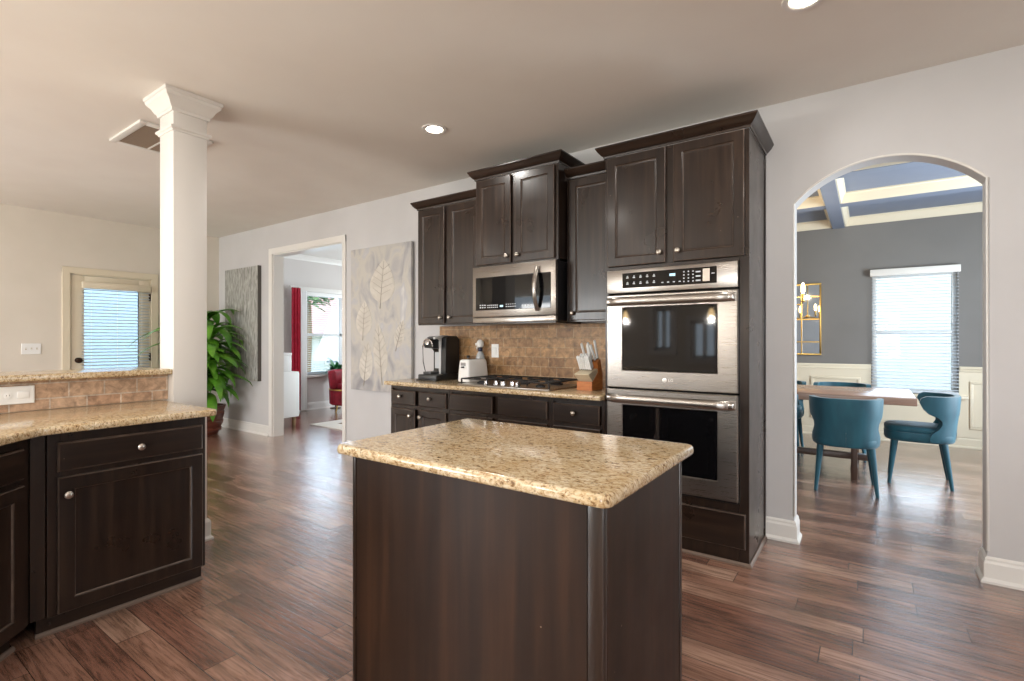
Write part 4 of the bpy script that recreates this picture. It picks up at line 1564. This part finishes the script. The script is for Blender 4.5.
def painted_leaf(x, z, ln, wd, ang):
    R_ = Matrix.Rotation(ang, 4, 'Y')
    b = BM()
    n = 14
    left, right = [], []
    for k in range(n+1):
        t = k/n
        hw_ = wd*math.sin(PI*t**.8)**.85*(1-.25*t) if 0 < t < 1 else 0.001
        left.append((-hw_, t*ln)); right.append((hw_, t*ln))
    outline = left + right[::-1]
    loops = []
    for s_, dy in ((1, -.0455), (1, -.0475), (.93, -.0495)):
        loops.append([(R_ @ Vector((p[0]*s_, 0, (p[1]-ln/2)*s_+ln/2))) + Vector((x, dy, z)) for p in outline])
    loft(b, loops, True, True)
    lf = MESH('painted_leaf', b, M_LEAFP, a2, 'pale painted leaf', ang=60)
    b = BM()
    def P2(px_, pz_): return R_ @ Vector((px_, 0, pz_)) + Vector((x, -.0497, z))
    tube(b, [P2(0, -.12*ln), P2(0, .5*ln), P2(0, .95*ln)], [.005, .004, .002], 6)
    for k in range(5):
        t = .2+.14*k
        hw_ = wd*math.sin(PI*t**.8)**.85*(1-.25*t)*.85
        for s_ in (-1, 1):
            tube(b, [P2(0, t*ln), P2(s_*hw_, (t+.13)*ln)], [.003, .0015], 5)
    MESH('leaf_vein', b, M_VEIN, lf, 'taupe painted veins')


painted_leaf(.02, .16, .46, .215, .12)
painted_leaf(-.26, -.18, .38, .145, .08)
painted_leaf(.04, -.62, .58, .12, -.10)
painted_leaf(-.24, -.66, .42, .12, .15)
painted_leaf(.26, -.30, .30, .08, .35)


# ---- tall potted plant
def blade(bm, base, yaw, pitch, ln, wd, droop, n=8):
    """arching strap leaf"""
    d = Vector((math.cos(yaw)*math.cos(pitch), math.sin(yaw)*math.cos(pitch), math.sin(pitch)))
    side = Vector((-math.sin(yaw), math.cos(yaw), 0))
    p = Vector(base)
    rows = []
    for k in range(n+1):
        t = k/n
        w_ = wd*(math.sin(PI*(.12+.88*t))**.75 if t < 1 else 0)*.5
        if t == 0: w_ = wd*.22
        up = side.cross(d)
        rows.append([p+side*w_+up*w_*.25, p.copy(), p-side*w_+up*w_*.25])
        p = p + d*(ln/n)
        ax = side
        d = (Matrix.Rotation(droop/n, 3, side) @ d).normalized()
    V = [[bm.verts.new(q) for q in r] for r in rows]
    for a, c in zip(V, V[1:]):
        for j in (0, 1):
            try: bm.faces.new((a[j], a[j+1], c[j+1], c[j]))
            except ValueError: pass


pl = THING('potted_plant', 'tall green corn plant in a brown pot beside the column', 'plant', (-7.14, 3.12, 0))
MESH('pot', lathe(BM(), [(.135, 0), (.15, .01), (.165, .05), (.185, .055), (.19, .09), (.18, .10), (.205, .15), (.21, .19), (.20, .20), (.22, .26), (.222, .30), (.215, .31), (.235, .36), (.24, .385), (.215, .385), (.21, .34), (.05, .335)], n=36, cap1=True), M_POT, pl)
MESH('soil', lathe(BM(), [(.208, .336), (.205, .346), (.002, .352)], n=28), M_SOIL, pl)
canes = [((-.05, .02), (-.02, .02), 1.48), ((.05, -.03), (.16, -.06), 1.16), ((.0, .06), (.02, -.02), .88)]
rnd = random.Random(4)
lb_ = BM()
for (bx_, by_), (tx, ty), h in canes:
    MESH('cane', tube(BM(), [(bx_, by_, .345), ((bx_+tx)/2, (by_+ty)/2, h*.6), (tx, ty, h)], [.02, .017, .015], 10), M_CANE, pl)
    for k in range(44):
        f = k/43
        z = h*.62 + (h*.40+.06)*f
        yaw = k*2.4 + rnd.uniform(-.3, .3)
        blade(lb_, (tx*.9, ty*.9, z), yaw, rnd.uniform(.5, 1.25)*(.45+.6*f), rnd.uniform(.46, .68), rnd.uniform(.11, .15), rnd.uniform(1.5, 2.5))
for yw, z_, l_ in ((-2.05, 1.22, .95), (-1.85, 1.08, .85), (-1.6, 1.3, .8)):
    blade(lb_, (-.02, -.02, z_), yw, .75, l_, .11, 1.9, 10)
# keep the leaves out of the wall behind
for v in lb_.verts:
    if v.co.y > .34: v.co.y = .34+(v.co.y-.34)*.1
    if v.co.x < -.5: v.co.x = -.5+(v.co.x+.5)*.1
MESH('foliage', lb_, M_LEAF, pl, ang=80)

# ================================================================== OFFICE
# curtain
def pleat(bm, x, y0, y1, z0, z1, amp, n, thick=.004, flare=0):
    K = n*10
    loops = []
    for zz, fl in ((z0, 1), ((z0+z1)/2, 1), (z1, .6)):
        pts = []
        for k in range(K+1):
            t = k/K
            pts.append((x+amp*fl*math.sin(2*PI*n*t), y0+(y1-y0)*t, zz))
        pts2 = [(p[0]+thick, p[1], p[2]) for p in pts[::-1]]
        loops.append(pts+pts2)
    return loft(bm, loops)


TAG(MESH('curtain', pleat(BM(), OX+.115, 4.865, 5.03, .03, 2.14, .022, 3), M_REDC, ang=80), 'long red curtain hanging at the left of the office window', 'curtain')
TAG(MESH('sheer_curtain', pleat(BM(), OX+.105, 5.04, 5.165, .03, 2.10, .014, 3, .002), M_SHEER, ang=80), 'narrow white sheer curtain beside the red curtain', 'curtain')
t = THING('curtain_rod', 'thin white curtain rod above the office window', 'curtain rod', (OX, 4.86, 2.15))
MESH('rod', tube(BM(), [(.112, 0, .012), (.112, 2.2, .012)], .006, 10), M_TRIM, t)
for y in (.03, 2.15):
    MESH('bracket', box(BM(), .0005, .118, y-.006, y+.006, .0185, .026), M_TRIM, t)
MESH('finial', lathe(BM(), [(.009, 0), (.018, .012), (.012, .026), (.002, .03)], (.112, 0, .012), 14, (0, -1, 0)), M_TRIM, t)

# white cabinet with box
wc = THING('side_cabinet', 'white side cabinet on wooden legs just inside the office doorway', 'cabinet', (-7.95, 3.76, 0))
wl, wd_ = 1.15, .49
MESH('carcass', box(BM(), 0, wl, 0, wd_, .13, .785, .006), M_WHITE, wc)
for k in range(2):
    x = .02+k*(wl/2-.01)
    dr = MESH('door', box(BM(), x, x+wl/2-.03, wd_, wd_+.018, .15, .765, .003), M_WHITE, wc)
    MESH('handle', box(BM(), x+.24, x+.30, wd_+.018, wd_+.03, .70, .712, .002), M_GOLD, dr)
for x in (.03, wl-.07):
    for y in (.03, wd_-.07):
        MESH('leg', box(BM(), x, x+.04, y, y+.04, 0, .1295, .003), M_CANE, wc, 'light wood leg')
MESH('base_rail', box(BM(), .07, wl-.07, .035, .055, .10, .1295), M_CANE, wc)
bx2 = THING('storage_box', 'white box standing on the white office cabinet', 'box', (-7.12, 3.925, .786))
MESH('box_body', box(BM(), 0, .30, 0, .22, 0, .235, .006), M_WHITE, bx2)
MESH('lid', box(BM(), -.005, .305, -.005, .225, .2355, .275, .006), M_WHITE, bx2)

# red armchair
rc = THING('armchair', 'red velvet tub armchair with a gold band in the office', 'armchair', (-7.40, 5.64, 0), math.radians(35))
def tub(r0, r1, z0, z1, a0, a1, th, n=36):
    b = BM()
    lo = []
    for k in range(n+1):
        a = a0+(a1-a0)*k/n
        c, s = math.cos(a), math.sin(a)
        lo.append([(c*r0, s*r0, z0), (c*r1, s*r1, z1-.02), (c*(r1-.02), s*(r1-.02), z1), (c*(r1-th+.02), s*(r1-th+.02), z1), (c*(r1-th), s*(r1-th), z1-.02), (c*(r0-th), s*(r0-th), z0)])
    return loft(b, lo)
MESH('backrest', tub(.375, .41, .41, .72, math.radians(-40), math.radians(220), .11), M_RED, rc)
b = BM()
K = 72
lo = []
for z, r in ((.13, .345), (.15, .37), (.385, .375), (.40, .36)):
    lo.append([((r+.008*math.cos(18*2*PI*k/K))*math.cos(2*PI*k/K), (r+.008*math.cos(18*2*PI*k/K))*math.sin(2*PI*k/K), z) for k in range(K)])
loft(b, lo)
MESH('seat_base', b, M_RED, rc)
MESH('seat_cushion', lathe(BM(), [(.24, .402), (.26, .42), (.26, .46), (.23, .485), (.002, .49)], (0, -.03, 0), 32), M_RED, rc)
MESH('band', lathe(BM(), [(.384, .385), (.389, .387), (.389, .407), (.384, .409)], n=48, cap0=False, cap1=False), M_GOLD, rc, 'thin gold band')
for a in (45, 135, 225, 315):
    c, s = math.cos(math.radians(a)), math.sin(math.radians(a))
    MESH('leg', tube(BM(), [(c*.27, s*.27, .13), (c*.30, s*.30, 0)], [.014, .010], 10), M_GOLD, rc, 'gold leg')

# side table and small plant behind the armchair
st = THING('side_table', 'small round side table behind the red armchair', 'side table', (-7.955, 5.70, 0))
MESH('table_top', lathe(BM(), [(.10, .54), (.105, .545), (.105, .562), (.10, .568)], n=32), M_TLEG, st)
MESH('stem', tube(BM(), [(0, 0, .02), (0, 0, .54)], .013, 12), M_TLEG, st)
MESH('foot', lathe(BM(), [(.095, 0), (.095, .012), (.03, .02), (.014, .03)], n=28), M_TLEG, st)
sp2 = THING('potted_plant', 'small leafy green plant behind the red armchair', 'plant', (-7.955, 5.70, .569))
MESH('pot', lathe(BM(), [(.05, 0), (.056, .005), (.07, .10), (.074, .115), (.062, .115), (.06, .095), (.01, .09)], n=24), M_WHITE, sp2)
b = BM()
rnd = random.Random(9)
for k in range(34):
    blade(b, (rnd.uniform(-.02, .02), rnd.uniform(-.02, .02), .10), rnd.uniform(0, 2*PI), rnd.uniform(.35, 1.35), rnd.uniform(.18, .30), rnd.uniform(.07, .10), rnd.uniform(.8, 1.8), 6)
for v in b.verts:
    if v.co.x > .11: v.co.x = .11+(v.co.x-.11)*.1
    if v.co.x < -.06: v.co.x = -.06+(v.co.x+.06)*.15
MESH('foliage', b, M_LEAF2, sp2, ang=80)

# rug
M_RUG = mat('white_rug_tan_centre', (224, 218, 210), .95)
nt, N, L, pb = nodes(M_RUG)
tc = N.new('ShaderNodeTexCoord')
sx = N.new('ShaderNodeSeparateXYZ')
L.new(tc.outputs['Object'], sx.inputs[0])
ab = []
for k, lim in ((0, .93), (1, .78)):
    a_ = nd(N, 'ShaderNodeMath', operation='ABSOLUTE')
    L.new(sx.outputs[k], a_.inputs[0])
    c_ = nd(N, 'ShaderNodeMath', operation='LESS_THAN')
    c_.inputs[1].default_value = lim
    L.new(a_.outputs[0], c_.inputs[0])
    ab.append(c_)
mu = nd(N, 'ShaderNodeMath', operation='MULTIPLY')
L.new(ab[0].outputs[0], mu.inputs[0]); L.new(ab[1].outputs[0], mu.inputs[1])
n_ = nd(N, 'ShaderNodeTexNoise')
n_.inputs['Scale'].default_value = 14
L.new(tc.outputs['Object'], n_.inputs['Vector'])
r_ = ramp(N, [(.35, (96, 72, 50)), (.6, (158, 132, 100))])
L.new(n_.outputs['Fac'], r_.inputs[0])
mx = nd(N, 'ShaderNodeMix', data_type='RGBA')
L.new(mu.outputs[0], mx.inputs[0])
mx.inputs[6].default_value = lin((226, 220, 212))
L.new(r_.outputs[0], mx.inputs[7])
L.new(mx.outputs[2], pb.inputs['Base Color'])
rg = MESH('area_rug', slab('x', rounded([(-1.2, -1.05), (1.2, -1.05), (1.2, 1.05), (-1.2, 1.05)], [.03]*4), .001, .014, M_RUG, r=.004).data and box(BM(), -1.2, 1.2, -1.05, 1.05, 0, .013, .004) or BM(), M_RUG)
rg.location = (-5.48, 5.40, .0005)
TAG(rg, 'white bordered rug with a brown centre on the dark office floor', 'rug')
for o in list(bpy.data.objects):
    if o.name.startswith('x') and o.name.split('.')[0] == 'x':
        bpy.data.objects.remove(o)

# ================================================================== DINING ROOM
tt = THING('dining_table', 'long brown wood dining table on a dark trestle base', 'table', (-.79, 5.84, 0))
MESH('table_top', box(BM(), -1.125, 1.125, -.48, .48, .695, .76, .006), M_TTOP, tt)
for sx_ in (-1, 1):
    for sy_ in (-1, 1):
        MESH('leg', box(BM(), sx_*.69-.024, sx_*.69+.024, sy_*.40-.03, sy_*.40+.03, 0, .6945, .004), M_TLEG, tt)
    MESH('crossbar', box(BM(), sx_*.69-.03, sx_*.69+.03, -.369, .369, .64, .6945, .003), M_TLEG, tt)
    MESH('foot_rail', box(BM(), sx_*.69-.03, sx_*.69+.03, -.369, .369, .05, .108, .003), M_TLEG, tt)
MESH('stretcher', box(BM(), -.80, .80, -.035, .035, .1085, .165, .004), M_TLEG, tt)


def make_chair(label):
    t = THING('dining_chair', label, 'chair', (0, 0, 0), 0, 'teal dining chairs around the table')
    # seat: D-shaped upholstered shell
    def plan(s, z, front=0):
        pts = []
        n = 40
        for k in range(n):
            a = 2*PI*k/n
            c, s_ = math.cos(a), math.sin(a)
            e = .62
            x = .232*s*math.copysign(abs(c)**e, c)
            y = .245*s*math.copysign(abs(s_)**e, s_)
            pts.append((x, y, z))
        return pts
    b = BM()
    loft(b, [plan(.90, .372), plan(.97, .378), plan(1.0, .40), plan(1.0, .44), plan(.985, .452)])
    MESH('seat_frame', b, M_VELVET, t, ang=60)
    b = BM()
    lo = []
    for s, z in ((.93, .4525), (.955, .47), (.95, .487), (.90, .500), (.6, .507), (.2, .509)):
        lo.append([(p[0], min(p[1]-.01, .19), p[2]) for p in plan(s, z)])
    loft(b, lo)
    MESH('seat_cushion', b, M_VELVET, t, ang=60)
    # wrapped back
    rows = [(.385, 78, .236, .246), (.42, 80, .242, .252), (.46, 76, .243, .255), (.50, 66, .243, .258), (.535, 61, .244, .262), (.57, 62, .247, .266), (.600, 70, .250, .270), (.620, 80, .254, .274), (.66, 87, .258, .278), (.72, 90, .262, .282), (.755, 89, .263, .284), (.772, 84, .262, .284)]
    b = BM()
    th = .042
    n = 36
    grid = []
    for z, ext, a_, b_ in rows:
        row_o, row_i = [], []
        for k in range(n+1):
            th_ = math.radians(-ext + 2*ext*k/n)
            e = .75
            sx_, cy_ = math.sin(th_), math.cos(th_)
            fx_ = math.copysign(abs(sx_)**e, sx_)
            fy_ = math.copysign(abs(cy_)**e, cy_)
            row_o.append((a_*fx_, b_*fy_, z))
            row_i.append(((a_-th)*fx_, (b_-th)*fy_, z))
        grid.append(row_o + row_i[::-1])
    loft(b, grid, True, True)
    bmesh.ops.remove_doubles(b, verts=b.verts, dist=1e-5)
    bk = MESH('backrest', b, M_VELVET, t, ang=70)
    MESH('seam', tube(BM(), [(0, .2575+.001*0 if z < .47 else (.246+.0385*(z-.385)/.387), z) for z in (.39, .45, .5, .55, .62, .70, .765)], .0022, 6), M_VELVET, bk)
    for sx_ in (-1, 1):
        for sy_ in (-1, 1):
            MESH('leg', tube(BM(), [(sx_*.175, sy_*.165, .373), (sx_*.21, sy_*(.215 if sy_ > 0 else .205), 0)], [.026, .013], 14), M_VELVET, t)
    return t


CH = 'teal velvet dining chair '
c0 = make_chair(CH+'seen full from behind at the near side of the table')
c0.location = (-.160, 5.125, 0); c0.rotation_euler = (0, 0, PI+.06)
COPY(c0, (.362, 5.72, 0), -PI/2-.03, CH+'in side profile at the right end of the table')
COPY(c0, (-.765, 5.13, 0), PI-.03, CH+'half hidden by the left jamb of the arch')
COPY(c0, (-.235, 6.52, 0), 0.0, CH+'across the table, only its top showing, nearest the window')
COPY(c0, (-.83, 6.52, 0), 0.0, CH+'across the table, only its top showing, beside the jamb')

# chandelier
ch = THING('chandelier', 'gold chandelier with candle bulbs above the dining table', 'chandelier', (-.82, 5.84, 0))
MESH('canopy', lathe(BM(), [(.07, 2.809), (.07, 2.79), (.01, 2.775)], n=28), M_GOLD, ch)
MESH('stem', tube(BM(), [(0, 0, 2.78), (0, 0, 1.62)], .008, 10), M_GOLD, ch)
MESH('hub', lathe(BM(), [(.01, 1.60), (.03, 1.615), (.03, 1.645), (.01, 1.66)], n=20), M_GOLD, ch)
for k in range(6):
    a = 2*PI*k/6 + .05
    c, s = math.cos(a)*.285, math.sin(a)*.285
    ar = MESH('arm', tube(BM(), [(c*.1, s*.1, 1.63), (c*.5, s*.5, 1.60), (c*.9, s*.9, 1.605), (c, s, 1.63)], .006, 8), M_GOLD, ch)
    b = lathe(BM(), [(.022, 1.632), (.024, 1.637), (.012, 1.642), (.012, 1.715)], (c, s, 0), 16)
    MESH('candle_sleeve', b, M_GOLD, ar)
    MESH('bulb', lathe(BM(), [(.009, 1.716), (.017, 1.735), (.017, 1.79), (.010, 1.815), (.002, 1.825)], (c, s, 0), 16), M_BULB, ar, 'glowing warm bulb')
pl_ = bpy.data.lights.new('chandelier_glow', 'POINT')
pl_.energy = 40
pl_.color = (1, .82, .58)
pl_.shadow_soft_size = .02
po = bpy.data.objects.new('chandelier_glow', pl_)
COL.objects.link(po)
po.location = (-.82, 5.84, 1.95)

# mirror
mr = THING('wall_mirror', 'gold framed mirror with a grid of bars on the dark dining wall', 'mirror', (-.95, DY-.002, 1.52))
mw2, mh2 = .45, .475
b = BM()
for (p, q, r, s) in [(-mw2, mw2, -mh2, -mh2+.022), (-mw2, mw2, mh2-.022, mh2), (-mw2, -mw2+.022, -mh2+.022, mh2-.022), (mw2-.022, mw2, -mh2+.022, mh2-.022)]:
    box(b, p, q, -.030, 0, r, s, .004)
MESH('frame', b, M_GOLD, mr)
MESH('mirror_glass', box(BM(), -mw2+.02, mw2-.02, -.012, -.002, -mh2+.02, mh2-.02), M_MIRROR, mr)
b = BM()
for x in (-.225, 0, .225):
    box(b, x-.007, x+.007, -.022, -.0122, -mh2+.022, mh2-.022)
for z in (-.30, 0, .30):
    box(b, -mw2+.022, mw2-.022, -.0225, -.0122, z-.007, z+.007)
MESH('grid_bar', b, M_GOLD, mr)

# ================================================================== OUTSIDE
b = box(BM(), -40, 40, -40, 45, -.35, -.12)
STRUCT('ground', b, M_GROUND)


def house(name_label, cx_, cy_, w, d, h, rz, wall_m, roof_m, wins):
    t = THING('neighbour_house', name_label, 'house', (cx_, cy_, -.12), rz)
    MESH('wall', box(BM(), -w/2, w/2, 0, d, 0, h), wall_m, t, flat=True)
    b = BM()
    prism(b, [(-.5, h), (d+.5, h), (d/2, h+d*.38)], 'x', -w/2-.4, w/2+.4)
    MESH('roof', b, roof_m, t, flat=True)
    for (x0, x1, z0, z1) in wins:
        f = BM()
        for (p, q, r, s) in [(x0, x1, z0, z0+.08), (x0, x1, z1-.08, z1), (x0, x0+.08, z0+.08, z1-.08), (x1-.08, x1, z0+.08, z1-.08)]:
            box(f, p, q, -.05, 0, r, s)
        fr = MESH('window', f, M_TRIM, t)
        MESH('pane', box(BM(), x0+.08, x1-.08, -.02, -.002, z0+.08, z1-.08), mat('far_pane', (110, 124, 138), .1), fr)
    return t


house('pale sided neighbour house beyond the dining room window', 2.0, 13.0, 12, 8, 5.6, 0, M_SIDING, M_BRICKX, [(-4, -3, 3.3, 4.6), (3.2, 4.2, 3.3, 4.6)])
house('house with a reddish roof beyond the office window', -18.5, 15.2, 12, 9, 1.5, PI/2, M_SIDING, M_BRICKX, [(-2.5, -1.5, .3, 1.3)])
M_BLUES = noise_mat('pale_blue_siding', [(0.3, (176, 198, 226)), (0.7, (192, 212, 236))], 3, (1, 1, 30), rough=0.8)
house('pale blue house beyond the patio door', -17, 4.1, 7, 8, 4.4, PI/2, M_BLUES, M_PATIO, [(-2.6, -1.9, .9, 2.4), (1.9, 2.6, .9, 2.4)])
po_ = THING('porch_post', 'white porch post outside the patio door', 'post', (-10.2, 2.45, -.12))
MESH('post', box(BM(), -.09, .09, -.09, .09, 0, 2.7, .01), M_TRIM, po_)
MESH('post_base', box(BM(), -.12, .12, -.12, .12, 0, .2, .01), M_TRIM, po_)
tr_ = THING('tree', 'green tree beyond the office window', 'tree', (-14.5, 9.3, -.12))
MESH('trunk', tube(BM(), [(0, 0, 0), (.05, .05, 1.6), (.0, .1, 2.6)], [.16, .12, .08], 10), M_CANE, tr_)
b = BM()
rnd = random.Random(2)
for k in range(420):
    a, ph, rr_ = rnd.uniform(0, 2*PI), rnd.uniform(-1.2, 1.4), rnd.uniform(.5, 1.15)
    c = Vector((math.cos(a)*math.cos(ph), math.sin(a)*math.cos(ph), math.sin(ph)*.9))*rr_ + Vector((0, .1, 3.3))
    blade(b, c, rnd.uniform(0, 6.3), rnd.uniform(-.6, .6), .34, .2, 1.0, 3)
MESH('crown', b, M_TREE, tr_, ang=80)
